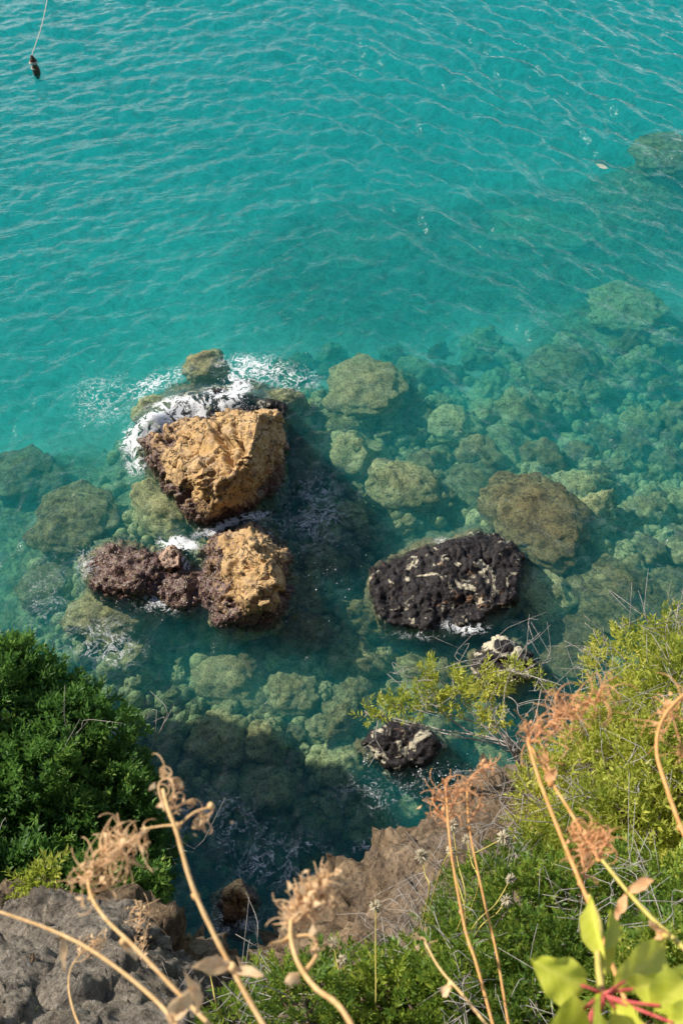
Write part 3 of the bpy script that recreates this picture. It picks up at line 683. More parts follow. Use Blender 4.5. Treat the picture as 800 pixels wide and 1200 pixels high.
FF = TF[None] + (np.arange(nst) * len(TV))[:, None, None]
link('pebble_bed', mesh_np('pebble_bed', VV.reshape(-1, 3), FF.reshape(-1, 3), M['stone']), kind='stuff', label='small stones strewn over the shallow seabed between boulders', category='pebbles')

# spray thrown up where the swell breaks
sp = []
def spray(poly, n, wid, zlo, zhi, r0, r1):
    poly = np.array(poly, float)
    for _ in range(n):
        t = random.uniform(0, len(poly) - 1.001); i = int(t); q = poly[i] + (poly[i + 1] - poly[i]) * (t - i)
        q = q + np.array([random.gauss(0, wid), random.gauss(0, wid * .6)])
        z = zlo + (zhi - zlo) * random.random() ** 2
        sp.append((*W(q[0], q[1], z), random.uniform(r0, r1) * random.choice([.5, .7, 1])))
spray([(160, 500), (215, 482), (262, 468), (300, 480)], 320, 9, .1, .8, .004, .016)
spray([(262, 470), (278, 450), (285, 430)], 260, 11, .1, 1.2, .004, .015)
spray([(90, 470), (150, 450), (200, 440)], 90, 24, .02, .12, .004, .012)
spray([(300, 430), (360, 440)], 140, 22, .02, .3, .004, .012)
spray([(150, 500), (140, 540), (160, 560)], 100, 11, .02, .3, .004, .012)
spray([(200, 640), (250, 625), (310, 605)], 90, 8, .05, .25, .004, .013)
spray([(330, 600), (400, 650), (360, 700)], 120, 30, .01, .06, .005, .016)
spray([(480, 900), (560, 930)], 140, 25, .01, .12, .005, .016)
A = np.array(sp)
bm = bmesh.new(); bmesh.ops.create_icosphere(bm, subdivisions=1, radius=1)
TV = np.array([v.co[:] for v in bm.verts]); TF = np.array([[v.index for v in f.verts] for f in bm.faces]); bm.free()
VV = TV[None] * A[:, 3][:, None, None] * rng.uniform(.7, 1.4, (len(A), 1, 3)) + A[:, None, :3]
FF = TF[None] + (np.arange(len(A)) * len(TV))[:, None, None]
link('sea_spray', mesh_np('sea_spray', VV.reshape(-1, 3), FF.reshape(-1, 3), M['foam']), kind='stuff', label='white spray thrown up around the wedge shaped rock', category='spray')

# mooring line at the top left
fl = W(43, 84, 0)
t = thing('marker_float', 'small dark brown float on a mooring line in open water', 'float', tuple(fl))
tb = Tubes(); tb.add(spline([fl + np.array([0, 0, -.25]), fl + np.array([0, .02, .1]), fl + np.array([-.02, .03, .32]), fl + np.array([-.04, .05, .55])], 14),
    [.05, .09, .12, .13, .13, .12, .10, .09, .11, .13, .12, .09, .06, .03], sides=10); part('body', *tb.get(), M['float_dark'], t)
tb = Tubes()
for zz, rr in ((.30, .13), (.34, .125), (.12, .12)):
    a = np.linspace(0, 6.28, 16); tb.add(np.stack([fl[0] - .03 + rr * np.cos(a), fl[1] + .03 + rr * np.sin(a), np.full(16, fl[2] + zz)], -1), .022, sides=5)
part('lashing', *tb.get(), M['rope'], t)
b = W(57, -6, .15)
tb = Tubes(); top = fl + np.array([-.04, .05, .53])
mid = (top + b) / 2; mid[2] = .22
tb.add(spline([top, mid, b], 20), .018, sides=6); V_, F_ = tb.get()
o = link('mooring_rope', mesh_np('mooring_rope', V_ - fl, F_, M['rope']), label='pale mooring rope running from the brown float to the pink buoy', category='rope'); o.location = fl
t = thing('mooring_buoy', 'pink buoy at the end of the pale mooring rope', 'buoy', tuple(b))
tb = Tubes(); u = np.linspace(0, 1, 12); tb.add(np.stack([np.full(12, b[0]), np.full(12, b[1] + .12), b[2] - .2 + .5 * u], -1), .03 + .2 * np.sin(math.pi * u), sides=12); part('body', *tb.get(), M['pink'], t)
tb = Tubes(); a = np.linspace(0, 6.28, 14); tb.add(np.stack([b[0] + .05 * np.cos(a), np.full(14, b[1]), b[2] + .05 * np.sin(a)], -1), .012); part('ring', *tb.get(), M['float_dark'], t)

# ------------------------------------------------------------------ vegetation helpers
def leaf_tpl(L, Wd, fold=.25, droop=.15):
    V = np.array([[0, 0, 0], [-Wd / 2, .45 * L, fold * Wd], [0, .5 * L, 0], [Wd / 2, .45 * L, fold * Wd], [0, L, -droop * L]])
    return V, np.array([[0, 2, 1], [0, 3, 2], [1, 2, 4], [2, 3, 4]])
def rot_to(D, roll):                      # rotation matrices taking +Y to D
    D = D / (np.linalg.norm(D, axis=1)[:, None] + 1e-9)
    up = np.where(np.abs(D[:, 2:3]) > .93, np.array([[1., 0, 0]]), np.array([[0, 0, 1.]]))
    X_ = np.cross(D, up); X_ /= np.linalg.norm(X_, axis=1)[:, None] + 1e-9; Z_ = np.cross(X_, D)
    c, s = np.cos(roll)[:, None], np.sin(roll)[:, None]
    X2 = X_ * c + Z_ * s; Z2 = -X_ * s + Z_ * c
    return np.stack([X2, D, Z2], -1)
def sprig_tpl(nl, length, L, Wd, spread=55, seed=0):
    g = np.random.default_rng(seed); lv, lf = leaf_tpl(L, Wd); V = []; Fc = []; n = 0
    for i in range(nl):
        u = i / max(nl - 1, 1); a = i * 2.4 + g.uniform(-.3, .3); sp = R(spread * (1 - .55 * u) + g.uniform(-12, 12))
        d = np.array([[math.sin(sp) * math.cos(a), math.cos(sp), math.sin(sp) * math.sin(a)]])
        m = rot_to(d, np.array([g.uniform(-.6, .6)]))[0]
        V.append((lv * g.uniform(.7, 1.15)) @ m.T + np.array([0, u * length, 0])); Fc.append(lf + n); n += len(lv)
    return np.concatenate(V), np.concatenate(Fc)
def scatter(tpls, pos, dirs, sizes, tint):
    Vs = []; Fs = []; Ts = []; n = 0; which = rng.integers(0, len(tpls), len(pos)); roll = rng.uniform(0, 6.28, len(pos)); Rm = rot_to(dirs, roll)
    for k, (tv, tf) in enumerate(tpls):
        s = which == k; m = s.sum()
        if not m: continue
        v = np.einsum('nij,vj->nvi', Rm[s], tv) * sizes[s][:, None, None] + pos[s][:, None]
        f = tf[None] + (np.arange(m) * len(tv))[:, None, None] + n; n += m * len(tv)
        tt = tint[s][:, None] + rng.normal(0, .10, (m, len(tv) // 5))[:, :].repeat(5, axis=1)
        Vs.append(v.reshape(-1, 3)); Fs.append(f.reshape(-1, tf.shape[1])); Ts.append(np.clip(tt, 0, 1).ravel())
    return np.concatenate(Vs), np.concatenate(Fs), np.concatenate(Ts)
def on_slope(px, py, rp, lift=.45):       # distance at which a clump of that size rests on the slope
    h = BVH.ray_cast(Vector(CAM), Vector(ray(px, py)))
    d_ = h[3] if h[0] is not None else 5.0
    return d_ - lift * rp * d_ / F
def shrub(name, label, blobs, tpls, leafmat, nper, size, dead=10, twiglen=.35, root=None, up=.6, seed=1, hole=.0, group='cliff shrubs', twigr=.004, inner=.35, via=None, br=.02, bmat='bark', dens=1.):
    """blobs: (px, py, dist, radius in px, squash)"""
    g = np.random.default_rng(seed)
    blobs = [(b[0], b[1], b[2] if b[2] else on_slope(b[0], b[1], b[3]), *b[3:]) for b in blobs]
    C = np.array([P(a, b, c) for a, b, c, *_ in blobs]); Rr = np.array([b[3] * b[2] / F for b in blobs])
    if root is None: root = ground(C[int(np.argmax(Rr))])
    t = thing(name, label, 'shrub', tuple(root), group)
    pos = []; dirs = []; tint = []; src = []
    for i, (c, r) in enumerate(zip(C, Rr)):
        n = max(8, int(nper * dens * (blobs[i][3] / 60.) ** 2))
        u = g.normal(size=(n, 3)); u /= np.linalg.norm(u, axis=1)[:, None]
        u[:, 2] = np.where(u[:, 2] < -.35, -u[:, 2], u[:, 2])
        lump = 1 + .22 * fbm(u * 2.2 + i * 5.1, 2, seed + i)
        rad = r * lump * np.where(g.uniform(size=n) < inner, g.uniform(.45, .85, n), g.uniform(.85, 1.05, n))
        p = c + u * rad[:, None] * np.array([1, 1, blobs[i][4] if len(blobs[i]) > 4 else .9])
        ok = np.ones(n, bool)
        for j in range(len(C)):
            if j != i: ok &= np.linalg.norm(p - C[j], axis=1) > Rr[j] * .62
        if hole: ok &= vnoise(p * 6 / (1 + r), seed + 3) > -1 + hole
        p = p[ok]; pos.append(p); dd = u[ok] + np.array([0, 0, up]) + g.normal(0, .35, (ok.sum(), 3)); dirs.append(dd)
        tint.append(np.clip(.38 + .35 * fbm(p * 2.5, 2, seed + 7) + g.normal(0, .13, len(p)), 0, 1)); src += [i] * len(p)
    pos = np.concatenate(pos); dirs = np.concatenate(dirs); tint = np.concatenate(tint)
    V, Fc, T = scatter(tpls, pos, dirs, size * g.uniform(.75, 1.25, len(pos)), tint)
    part('foliage', V, Fc, leafmat, t, True, {'tint': T}, kind='stuff')
    tb = Tubes()
    for i, (c, r) in enumerate(zip(C, Rr)):
        m = (root + c) / 2 + g.normal(0, r * .15, 3) if via is None else via + g.normal(0, .03, 3); tb.add(spline([root, m, (m + c) / 2 + g.normal(0, .03, 3), c], 14), br + .01 * r, br * .5, 6)
        for _ in range(10):
            u = g.normal(size=3); u /= np.linalg.norm(u); u[2] = abs(u[2]) * .7
            tb.add(spline([c, c + u * r * .5 + g.normal(0, r * .06, 3), c + u * r * .93], 7), min(.009, br * .6), .002, 5)
    part('branches', *tb.get(), M[bmat], t)
    if dead:
        tb = Tubes()
        for _ in range(dead):
            i = int(g.integers(len(C))); c, r = C[i], Rr[i]; u = g.normal(size=3); u /= np.linalg.norm(u); u[2] = abs(u[2]); u[1] -= .2
            p0 = c + u * r * .8; side = g.normal(0, .4, 3); p1 = p0 + (u + side * .4) * twiglen * .5; p2 = p1 + (u * .7 + side) * twiglen * .55
            tb.add(spline([p0, p1, p2], 9), twigr, twigr * .4, 5)
            for _ in range(3):
                q = p1 + (p2 - p1) * g.uniform(0, .8); tb.add(spline([q, q + (u + g.normal(0, .7, 3)) * twiglen * .3, q + (u + g.normal(0, .7, 3)) * twiglen * .5], 6), twigr * .7, twigr * .3, 4)
        part('dead_twigs', *tb.get(), M['twig'], t, kind='stuff')
    return t

# dark evergreen on the left
ev = [sprig_tpl(13, .11, .058, .023, 60, s) for s in range(4)]
shrub('evergreen_shrub', 'dense dark green evergreen shrub above the grey rock ledge', [
    (10, 860, 7.2, 75), (75, 895, 7.0, 70), (20, 960, 6.8, 85), (110, 960, 6.8, 62), (135, 1005, 6.7, 52), (60, 1020, 6.6, 70), (-60, 850, 7.4, 90), (-80, 980, 7.0, 110), (0, 800, 7.4, 40), (85, 845, 7.2, 34), (150, 930, 6.9, 26), (45, 805, 7.3, 22), (160, 1030, 6.7, 30), (20, 1060, 6.2, 50), (90, 1062, 6.2, 45), (150, 1062, 6.3, 34), (-50, 1060, 6.2, 60)],
    ev, M['evergreen'], 620, 1.0, 8, .4, root=ground(P(20, 1060, 7.4)), seed=3, group=None, twigr=.004)
# fresh green shrubs on the right
fr = [sprig_tpl(11, .07, .042, .013, 62, 10 + s) for s in range(4)]
shrub('leafy_shrub', 'bright yellow green shrub with bare grey twigs filling the slope below the sunlit bank', [
    (740, 800, 4.9, 50), (800, 780, 4.8, 52), (700, 850, 4.9, 30), (760, 870, 4.6, 70), (700, 930, 4.5, 62), (640, 950, 4.6, 36), (800, 930, 4.3, 80), (740, 990, 4.1, 70), (660, 1000, 4.3, 45), (840, 830, 4.6, 70), (880, 950, 4.3, 90), (640, 905, 4.8, 22)],
    fr, M['fresh'], 330, .92, 170, .22, root=ground(P(790, 960, 5.0)), seed=5, group=None, twigr=.0028)
t = shrub('leafy_shrub', 'slender yellow green shrub branch reaching out over the water with grey forked twigs', [
    (500, 820, 5.6, 18), (532, 812, 5.6, 20), (470, 830, 5.7, 12), (503, 790, 5.6, 10), (446, 838, 5.8, 9), (572, 812, 5.5, 18), (562, 792, 5.5, 10), (578, 850, 5.4, 12), (600, 785, 5.5, 8), (635, 802, 5.4, 7), (430, 837, 5.8, 6)],
    fr, M['fresh'], 420, .9, 16, .26, root=ground(P(618, 935, 6.2)), seed=8, hole=.5, via=P(606, 880, 5.6), br=.007, bmat='twig', dens=1.5, group=None, twigr=.003)
lw = [sprig_tpl(11, .055, .032, .012, 62, 20 + s) for s in range(4)]
shrub('low_shrub', 'darker green low shrub tangled with dead twigs at the foot of the dry stalks', [
    (620, 1090, 0, 60), (560, 1060, 0, 42), (700, 1080, 0, 60), (540, 1130, 0, 50), (640, 1160, 0, 65), (760, 1080, 0, 60), (560, 1190, 0, 60), (720, 1190, 0, 80), (820, 1120, 0, 70), (600, 1020, 0, 34), (800, 1180, 0, 70), (640, 1225, 0, 60)],
    lw, M['lowgreen'], 400, .85, 120, .18, root=ground(P(640, 1120, 3.4)), seed=9, group=None, twigr=.0022)
shrub('low_shrub', 'low green shrub below the curved straw stalk on the brown slope', [
    (330, 1165, 0, 34), (390, 1155, 0, 38), (440, 1175, 0, 42), (360, 1205, 0, 50), (300, 1195, 0, 34), (450, 1130, 0, 18), (520, 1090, 0, 24), (490, 1155, 0, 34), (490, 1200, 0, 50), (420, 1220, 0, 45), (275, 1215, 0, 30), (310, 1145, 0, 16)],
    lw, M['lowgreen'], 330, .85, 40, .2, root=ground(P(400, 1180, 3.4)), seed=12, group=None, twigr=.0020)
shrub('low_shrub', 'small pale green sprout between the evergreen and the grey ledge', [(55, 1035, 5.2, 20), (30, 1045, 5.2, 14)], fr, M['fresh'], 260, 1.1, 0, .2, root=ground(P(50, 1070, 5.1)), seed=14, group=None)

# grey ledge on the left
def slope_pt(px, py, off): return tuple(P(px, py, on_slope(px, py, 0) + off))
rock('rock_ledge', 'grey weathered rock ledge with a deep crack under the evergreen shrub', 'rock', [
    [slope_pt(*q) for q in [(-60, 1068, -.48), (60, 1060, -.48), (140, 1068, -.48), (178, 1092, -.42), (190, 1108, -.3), (90, 1110, -.38), (-60, 1115, -.38), (-60, 1085, .8), (150, 1100, .8)]],
    [slope_pt(*q) for q in [(-60, 1124, -.34), (60, 1120, -.34), (180, 1112, -.3), (240, 1148, -.26), (262, 1185, -.2), (250, 1240, -.22), (100, 1260, -.28), (-60, 1260, -.28), (-60, 1150, .8), (200, 1150, .8)]]],
    M['grey'], .016, .03, 2.2, .035, 8, .06, 91, world=True, fac=.15)
rock('rock_ledge', 'small grey stone wedged in the gully beside the ledge', 'rock', [
    [tuple(P(*q)) for q in [(282, 1150, 4.9), (300, 1122, 5.0), (320, 1130, 4.95), (318, 1170, 4.8), (290, 1185, 4.8), (300, 1150, 5.6), (320, 1160, 5.5)]]], M['grey'], .02, .03, 3, .02, 9, .03, 93, world=True)

# ------------------------------------------------------------------ dry stalks close by
def px_path(pts, d0, d1=None):
    d1 = d0 if d1 is None else d1; n = len(pts)
    return [P(a, b, d0 + (d1 - d0) * i / (n - 1)) for i, (a, b) in enumerate(pts)]
def curls(tb, path, n, length, r, curl=2.2, spread=1.0, g=None, gravity=.3):
    """thin curling tendrils springing from a stalk"""
    path = np.asarray(path)
    for k in range(n):
        t_ = g.uniform(0, 1); i = min(int(t_ * (len(path) - 1)), len(path) - 2); p = path[i] + (path[i + 1] - path[i]) * g.uniform()
        ax = path[min(i + 1, len(path) - 1)] - path[i]; ax = ax / (np.linalg.norm(ax) + 1e-9)
        v = g.normal(size=3); v -= ax * (v @ ax); v /= np.linalg.norm(v) + 1e-9
        d = ax * g.uniform(.1, .9) + v * spread; d /= np.linalg.norm(d); w_ = np.cross(d, g.normal(size=3)); w_ /= np.linalg.norm(w_) + 1e-9
        L = length * g.uniform(.5, 1.2); m = 9; cu = curl * g.uniform(.4, 1.3); pts = [p]; a = 0
        for s in range(m):
            dirn = d * math.cos(a) + np.cross(w_, d) * math.sin(a); pts.append(pts[-1] + dirn * L / m + np.array([0, 0, -gravity * L / m * s / m])); a += cu / m * (1 + s / m)
        tb.add(pts, r, r * .55, 4)
def dry_leaf(p, d, L, Wd, g):
    d = d / np.linalg.norm(d); n = 7; x = np.cross(d, g.normal(size=3)); x /= np.linalg.norm(x); z = np.cross(x, d); V = []; tw = g.uniform(-1.5, 1.5)
    for i in range(n):
        u = i / (n - 1); wd = Wd * math.sin(math.pi * min(.97, .08 + .9 * u)) ** .8; a = tw * u; xx = x * math.cos(a) + z * math.sin(a)
        c = p + d * L * u + z * L * .35 * u * u
        V += [c - xx * wd / 2, c + np.cross(xx, d) * wd * .28, c + xx * wd / 2]
    Fc = []
    for i in range(n - 1):
        for j in range(2): Fc.append((i * 3 + j, i * 3 + j + 1, i * 3 + j + 4, i * 3 + j + 3))
    return np.array(V), np.array(Fc)
def flakes(t, path, n, g, mat):           # papery scraps caught in a dried head
    V = []; Fc = []
    for k in range(int(n * .7)):
        p = path[int(g.integers(3, len(path)))] + g.normal(0, .006, 3); L = g.uniform(.004, .011); a = g.normal(size=3); a /= np.linalg.norm(a); b = np.cross(a, g.normal(size=3)); b /= np.linalg.norm(b); c = np.cross(a, b); i = len(V)
        V += [p - b * L * .2, p + a * L * .5 - b * L * .3 + c * L * .2, p + a * L, p + a * L * .5 + b * L * .3 + c * L * .25]; Fc.append((i, i + 1, i + 2, i + 3))
    part('chaff', np.array(V), np.array(Fc), mat, t, kind='stuff')
def stalk(label, paths, r, heads, leaves=(), knots=(), mat='straw', hmat='plume', d=.85, seed=0, name='dry_stalk', cat='dry plant', foot=True):
    """paths: list of (pixel points, dist0, dist1, radius factor); heads: (pixel path, dist, n, length, curl)"""
    g = np.random.default_rng(seed); r = r * .58
    first = px_path(*paths[0][:3]); base = np.array(first[0])
    if foot:
        ext = base + (base - np.array(first[1])) * 1.5; down = ext + np.array([0, -.10, -.25]); gp = ground(down + np.array([0, 0, .2]))
        root = gp - np.array([0, 0, .02])
    else: root = base
    t = thing(name, label, cat, tuple(root), 'dry stalks')
    for i, (pts, d0, d1, k) in enumerate(paths):
        q = px_path(pts, d0, d1)
        if i == 0 and foot: q = [root, ext] + q
        sp_ = spline(q, 12 * len(q)); rr = r * k * np.linspace(1.1, .75, len(sp_)) * (1 + .06 * np.sin(np.arange(len(sp_)) * 1.3))
        tb = Tubes(); tb.add(sp_, rr, sides=8); part('stalk', *tb.get(), M[mat], t)
    for (pts, dd, n, L, cu) in heads:
        tb = Tubes(); q = spline(px_path(pts, dd, dd + .02), 18); tb.add(q, r * .55, r * .25, 6); curls(tb, q, int(n * 1.05), L * .92, r * .32, cu, 1.0, g); flakes(t, q, n, g, M[hmat]); part('seed_head', *tb.get(), M[hmat], t)
    for (px, py, dd, ang, L, Wd) in leaves:
        p = P(px, py, dd); dv = RT * math.cos(R(ang)) + UP * math.sin(R(ang)) - FW * .3
        V, Fc = dry_leaf(p, dv, L * .75, Wd * .7, g); V = V + .0022 * np.stack([vnoise(V * 260, k_) for k_ in (1, 2, 3)], -1); part('dry_leaf', V, Fc, M[hmat], t)
    for (px, py, dd, k) in knots:
        p = P(px, py, dd); bm = bmesh.new(); bmesh.ops.create_icosphere(bm, subdivisions=2, radius=r * k)
        V = np.array([v.co[:] for v in bm.verts]); Fc = np.array([[v.index for v in f.verts] for f in bm.faces]); bm.free()
        V = V * (1 + .25 * vnoise(V / r * 1.3, seed)[:, None]); part('node', V + p, Fc, M[mat], t)
    return t
stalk('tall straw stalk with a knotted curly head against the dark evergreen', [
    ([(325, 1230), (270, 1132), (228, 1045), (207, 975), (196, 945), (191, 925)], .80, .86, 1.0), ([(207, 967), (190, 968), (165, 972)], .855, .87, .5), ([(209, 968), (228, 952), (247, 946)], .855, .85, .55)], .0036,
    [([(193, 950), (186, 920), (200, 912), (212, 930)], .86, 14, .035, 3.4), ([(172, 975), (150, 988), (140, 995)], .87, 26, .035, 1.6), ([(232, 950), (240, 958), (238, 968)], .85, 12, .02, 2.6), ([(196, 950), (215, 942), (222, 940)], .86, 8, .03, 3.0)],
    [(270, 1130, .81, 175, .04, .02), (272, 1135, .81, 10, .03, .014)], [(229, 1050, .83, 1.7), (208, 968, .855, 1.5), (247, 945, .85, 1.6), (272, 1134, .81, 1.9)], seed=1)
stalk('straw stalk with a dense crumpled plume over the grey ledge', [
    ([(270, 1225), (215, 1170), (160, 1112), (125, 1078), (107, 1050), (103, 1025)], .80, .9, .85)], .0036,
    [([(104, 1040), (112, 1012), (130, 995), (142, 988)], .9, 60, .045, 1.8), ([(105, 1035), (92, 1028), (84, 1040)], .9, 6, .02, 2.5), ([(105, 1045), (125, 1038), (143, 1022)], .9, 12, .03, 1.6)],
    [(145, 1105, .87, -30, .022, .012)], [(108, 1052, .9, 1.8), (146, 1103, .87, 2.0)], seed=2)
stalk('plain straw stalk slanting across the grey ledge with withered leaves', [
    ([(230, 1240), (190, 1180), (120, 1122), (60, 1090), (-20, 1062)], .78, .9, .85)], .0034, [], [(75, 1098, .88, -95, .035, .014), (200, 1195, .80, 60, .04, .022), (196, 1190, .80, -60, .04, .02), (233, 1190, .80, 85, .05, .012)], [(72, 1097, .88, 1.5)], seed=3)
stalk('faded thin stalk with a wispy tangle low on the grey ledge', [([(110, 1240), (85, 1180), (82, 1140), (100, 1110)], 1.1, 1.3, .6)], .003,
    [([(85, 1130), (105, 1108), (122, 1100)], 1.3, 22, .03, 2.2), ([(160, 1090), (165, 1070), (158, 1055)], 1.5, 18, .035, 2.6), ([(165, 1125), (170, 1100), (175, 1075)], 1.5, 18, .04, 2.4)], seed=4)
stalk('bent straw stalk hooking up to a flame shaped dried head', [
    ([(425, 1225), (398, 1180), (370, 1158), (350, 1130), (341, 1100), (341, 1078)], .76, .82, 1.05), ([(341, 1098), (330, 1104), (318, 1106)], .815, .80, .9), ([(356, 1140), (366, 1128), (372, 1118)], .80, .79, .9), ([(343, 1098), (362, 1096), (371, 1104), (368, 1114)], .815, .80, .55)], .0036,
    [([(341, 1085), (350, 1060), (368, 1040), (384, 1032)], .82, 85, .026, 1.2), ([(346, 1075), (362, 1062), (378, 1046)], .82, 60, .022, 1.2), ([(368, 1100), (373, 1110), (366, 1114)], .80, 8, .012, 3)], [(352, 1142, .8, 200, .018, .012)], [(341, 1098, .815, 1.5)], seed=5)
stalk('rust coloured stalk with a branching head at the edge of the dark water', [
    ([(585, 1230), (558, 1130), (545, 1090), (530, 1010), (525, 965), (523, 935)], 1.25, 1.35, .8)], .0042,
    [([(524, 970), (523, 940), (520, 918)], 1.35, 34, .045, 1.6), ([(524, 955), (538, 930), (545, 920)], 1.35, 16, .03, 1.6), ([(525, 965), (510, 945), (505, 935)], 1.35, 14, .03, 1.6)], [], [(541, 1068, 1.3, 1.6)], 'rust', 'rustplume', seed=6)
stalk('rust stalk with a nodding open head above the brown rock', [
    ([(600, 1230), (582, 1120), (568, 1060), (553, 990), (548, 955), (547, 925)], 1.3, 1.4, .65)], .0042,
    [([(547, 945), (549, 915), (565, 900), (578, 894)], 1.4, 34, .03, 1.8), ([(549, 965), (560, 945), (565, 930)], 1.4, 12, .03, 1.6)], [], [], 'rust', 'rustplume', seed=7)
stalk('tall rust stalk carrying a big arching frond of looped tendrils', [
    ([(735, 1180), (700, 1085), (680, 1035), (655, 975), (632, 915), (618, 868)], .92, 1.05, 1.0), ([(702, 1010), (670, 955), (645, 915), (622, 875)], .98, 1.06, .75)], .0040,
    [([(620, 872), (650, 842), (680, 826), (712, 818)], 1.05, 75, .055, 2.6), ([(619, 868), (617, 855), (613, 846)], 1.05, 14, .018, 1.6), ([(645, 905), (640, 895), (636, 888)], 1.03, 12, .02, 2), ([(685, 1030), (680, 1000), (672, 975)], .99, 28, .03, 2.4)],
    [(640, 915, 1.03, 60, .02, .014)], [(645, 918, 1.03, 1.7), (680, 1035, .98, 1.5)], 'rust', 'rustplume', seed=8)
stalk('yellow green stalk rising to a rust tangle with withered leaf scraps', [
    ([(840, 1150), (800, 1110), (765, 1078), (735, 1045), (705, 1008)], .86, .96, 1.0)], .0040,
    [([(700, 1005), (690, 990), (682, 975)], .97, 26, .035, 2.6), ([(702, 1000), (708, 985), (705, 972)], .97, 22, .03, 2.8)],
    [(735, 1045, .93, 35, .03, .016), (733, 1050, .93, -130, .03, .014), (782, 1098, .88, 150, .025, .016), (776, 1094, .88, -140, .025, .014)], [(780, 1096, .88, 1.8)], 'yellowstalk', 'rustplume', seed=9)
stalk('rust stalk with drooping fronds beside the leafy shrub', [
    ([(850, 1080), (800, 975), (778, 915), (769, 880), (775, 845), (800, 815), (830, 805)], .95, 1.05, 1.0)], .0038,
    [([(772, 860), (778, 840), (800, 818), (820, 808)], 1.04, 30, .05, 1.8), ([(785, 830), (800, 880), (812, 890)], 1.04, 16, .05, 1.4)], [], [(796, 970, .97, 1.5)], 'rust', 'rustplume', seed=10)
stalk('thin tan stalk slanting low across the green shrub', [([(600, 1240), (545, 1170), (515, 1135), (498, 1105)], 1.0, 1.2, .8)], .0034, [([(500, 1110), (497, 1100), (490, 1098)], 1.2, 8, .02, 2)], [(530, 1155, 1.1, 200, .02, .014)], [(528, 1153, 1.1, 1.8)], seed=11)

# thin grass stems with round seed heads
def pompom(label, pts, d0, d1, rad, seed):
    g = np.random.default_rng(seed); q = px_path(pts, d0, d1); base = np.array(q[0]); root = ground(base + np.array([0, 0, .3]))
    t = thing('seed_stem', label, 'seed stem', tuple(root), 'thin stems with round seed heads')
    tb = Tubes(); tb.add(spline([root] + q, 20), .0024, .0016, 5); part('stem', *tb.get(), M['yellowstalk'], t)
    c = np.array(q[-1]); tb = Tubes()
    for _ in range(70):
        u = g.normal(size=3); u /= np.linalg.norm(u); tb.add([c + u * rad * .1, c + u * rad * g.uniform(.8, 1.15)], rad * .10, rad * .05, 4)
    part('seed_head', *tb.get(), M['pale'], t)
SEED = ['thin stem with a large round seed head standing alone on the brown slope', 'seed head touching the rust stalk with the branching top', 'seed head just below the nodding open rust head',
        'seed head crossing the rust stalk low beside the shrub', 'largest pale seed head leaning sideways over the leafy shrub', 'small tan seed head leaning right over dark leaves',
        'tan seed head below another one leaning right over dark leaves', 'tall upright seed stem in front of the bare brown slope', 'short seed stem beside the flame shaped dried head',
        'tiny white seed head beside the tall straw stalk and the grey ledge', 'bent seed stem rising out of the low green shrub']
for i, (pts, rp) in enumerate([([(502, 1048), (498, 1025), (494, 1003)], 8), ([(545, 1060), (536, 1010), (530, 967)], 7), ([(560, 1040), (552, 1010), (547, 984)], 6), ([(545, 1080), (535, 1030), (528, 998)], 6),
                        ([(520, 1010), (555, 1000), (590, 982)], 9), ([(555, 1085), (580, 1060), (598, 1030)], 6), ([(560, 1090), (580, 1072), (593, 1056)], 7), ([(440, 1180), (440, 1120), (440, 1062)], 7), ([(400, 1160), (395, 1130), (390, 1105)], 6),
                        ([(255, 1180), (248, 1150), (243, 1128)], 5), ([(420, 1195), (408, 1160), (401, 1125)], 6)]):
    pompom(SEED[i], pts, 3.0, 3.0, rp * 3.0 / F, 60 + i)

# broad leaved plant close to the viewer
def broad_leaf(base, tip, wid, nrm, sag, g, mat, parent, fold=.25):
    base, tip = np.array(base), np.array(tip); ax = tip - base; L = np.linalg.norm(ax); ax /= L
    n0 = nrm - ax * (nrm @ ax); n0 /= np.linalg.norm(n0); x = np.cross(ax, n0); nu, nv = 15, 9; V = []
    for i in range(nu):
        u = i / (nu - 1); wd = wid * 1.12 * math.sin(math.pi * min(1., u ** .82)) ** .9 * (1 - .2 * u) + .0006
        for j in range(nv):
            v = j / (nv - 1) * 2 - 1
            V.append(base + ax * L * u + x * wd * .5 * v + n0 * (fold * wd * abs(v) ** 1.3 - sag * L * (u - .35) ** 2 + 0.07 * wid * math.sin(u * 17 + v * 3 + 3 * g.uniform(-.05, .05)) * abs(v)))
    Fc = gridfaces(nv, nu); V = np.array(V)
    vv = np.tile(np.linspace(-1, 1, nv), nu); uu = np.repeat(np.linspace(0, 1, nu), nv)
    tint = np.clip(.35 + .3 * fbm(V * 60, 3, int(g.integers(99))) + .5 * (np.abs(vv) < .1) + .15 * np.cos(uu * 34 + np.abs(vv) * 9), 0, 1)
    return part('leaf', V, Fc, mat, parent, True, {'tint': tint})
cp = P(705, 1166, .78); root = ground(cp + np.array([.05, -.15, -.3]))
t = thing('broad_leaved_plant', 'lime green broad leaved plant with red leaf stems below the dry stalks', 'plant', tuple(root))
tb = Tubes(); tb.add(spline([root, (root + cp) / 2 + np.array([.03, 0, 0]), cp], 16), .006, .004, 8); part('stem', *tb.get(), M['red'], t)
g = np.random.default_rng(5); up3 = -FW * .8 + np.array([-.35, 0, .5])
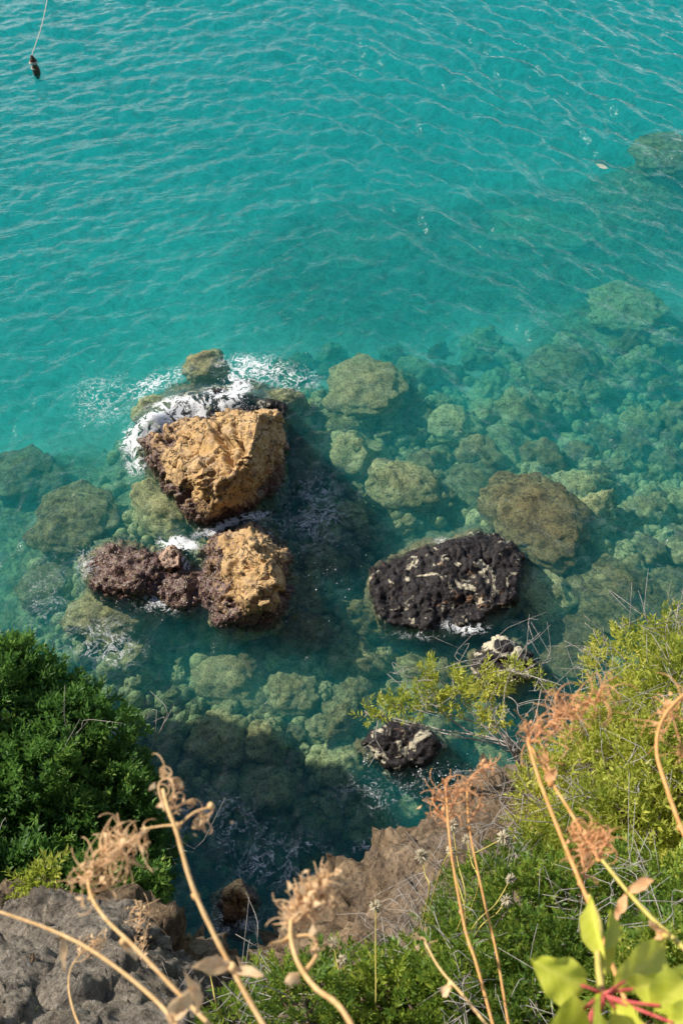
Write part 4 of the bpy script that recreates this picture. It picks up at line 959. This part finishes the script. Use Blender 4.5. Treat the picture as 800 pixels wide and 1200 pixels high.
lv = [((688, 1158), (622, 1128), .076, .77, .76, .4), ((690, 1176), (636, 1230), .055, .77, .70, .3), ((705, 1176), (700, 1250), .070, .77, .66, .3), ((722, 1158), (795, 1098), .062, .78, .86, .3),
      ((735, 1160), (790, 1150), .050, .79, .74, .35), ((765, 1185), (830, 1130), .070, .76, .74, .3), ((715, 1176), (760, 1225), .045, .78, .74, .3), ((703, 1150), (722, 1080), .020, .79, .86, .6), ((780, 1200), (850, 1190), .06, .75, .74, .3)]
lv = [(a_, b2, wd * .44, d0, d1, fo * .5) for a_, b2, wd, d0, d1, fo in lv]
for (b_, t_, wd, d0, d1, fo) in lv:
    bp, tp = P(*b_, d0), P(*t_, d1)
    broad_leaf(bp, tp, wd, up3 + g.normal(0, .15, 3), .35, g, M['lime'], t, fo)
    tb = Tubes(); tb.add(spline([cp, (cp + bp) / 2 + np.array([0, 0, .004]), bp + (tp - bp) * .12], 8), .0014, .001, 6); part('petiole', *tb.get(), M['red'], t)
tb = Tubes(); tb.add(spline([cp, P(700, 1120, .80), P(703, 1085, .88), P(690, 1050, .93)], 14), .0028, .002, 6); part('stem', *tb.get(), M['yellowstalk'], t)
b_, t_ = P(708, 1125, .80), P(690, 1050, .84); broad_leaf(b_, t_, .017, up3 + np.array([-.6, 0, 0]), .1, g, M['lime'], t, .6)
b_, t_ = P(708, 1112, .81), P(716, 1064, .85); broad_leaf(b_, t_, .014, up3 + np.array([.6, 0, 0]), .1, g, M['lime'], t, .5)

# grass tuft at the lower left corner
gp = ground(P(20, 1215, 3.4)); t = thing('grass_tuft', 'fresh green grass tuft at the foot of the grey ledge', 'grass tuft', tuple(gp))
c = P(20, 1205, 3.35); g = np.random.default_rng(3); V = []; Fc = []; T = []
for k in range(70):
    p = c + g.normal(0, .025, 3); dv = UP * 1. + RT * g.normal(0, .5) - FW * g.uniform(0, .8); dv /= np.linalg.norm(dv); L = g.uniform(.04, .085); x = np.cross(dv, g.normal(size=3)); x /= np.linalg.norm(x); n = len(V)
    V += [p - x * .003, p + x * .003, p + dv * L * .6 + x * .002, p + dv * L * .6 - x * .002, p + dv * L, p + dv * L]; Fc += [(n, n + 1, n + 2, n + 3), (n + 3, n + 2, n + 4, n + 5)]; T += [g.uniform(.3, .8)] * 6
part('blades', np.array(V), np.array(Fc), M['fresh'], t, True, {'tint': T}, kind='stuff')
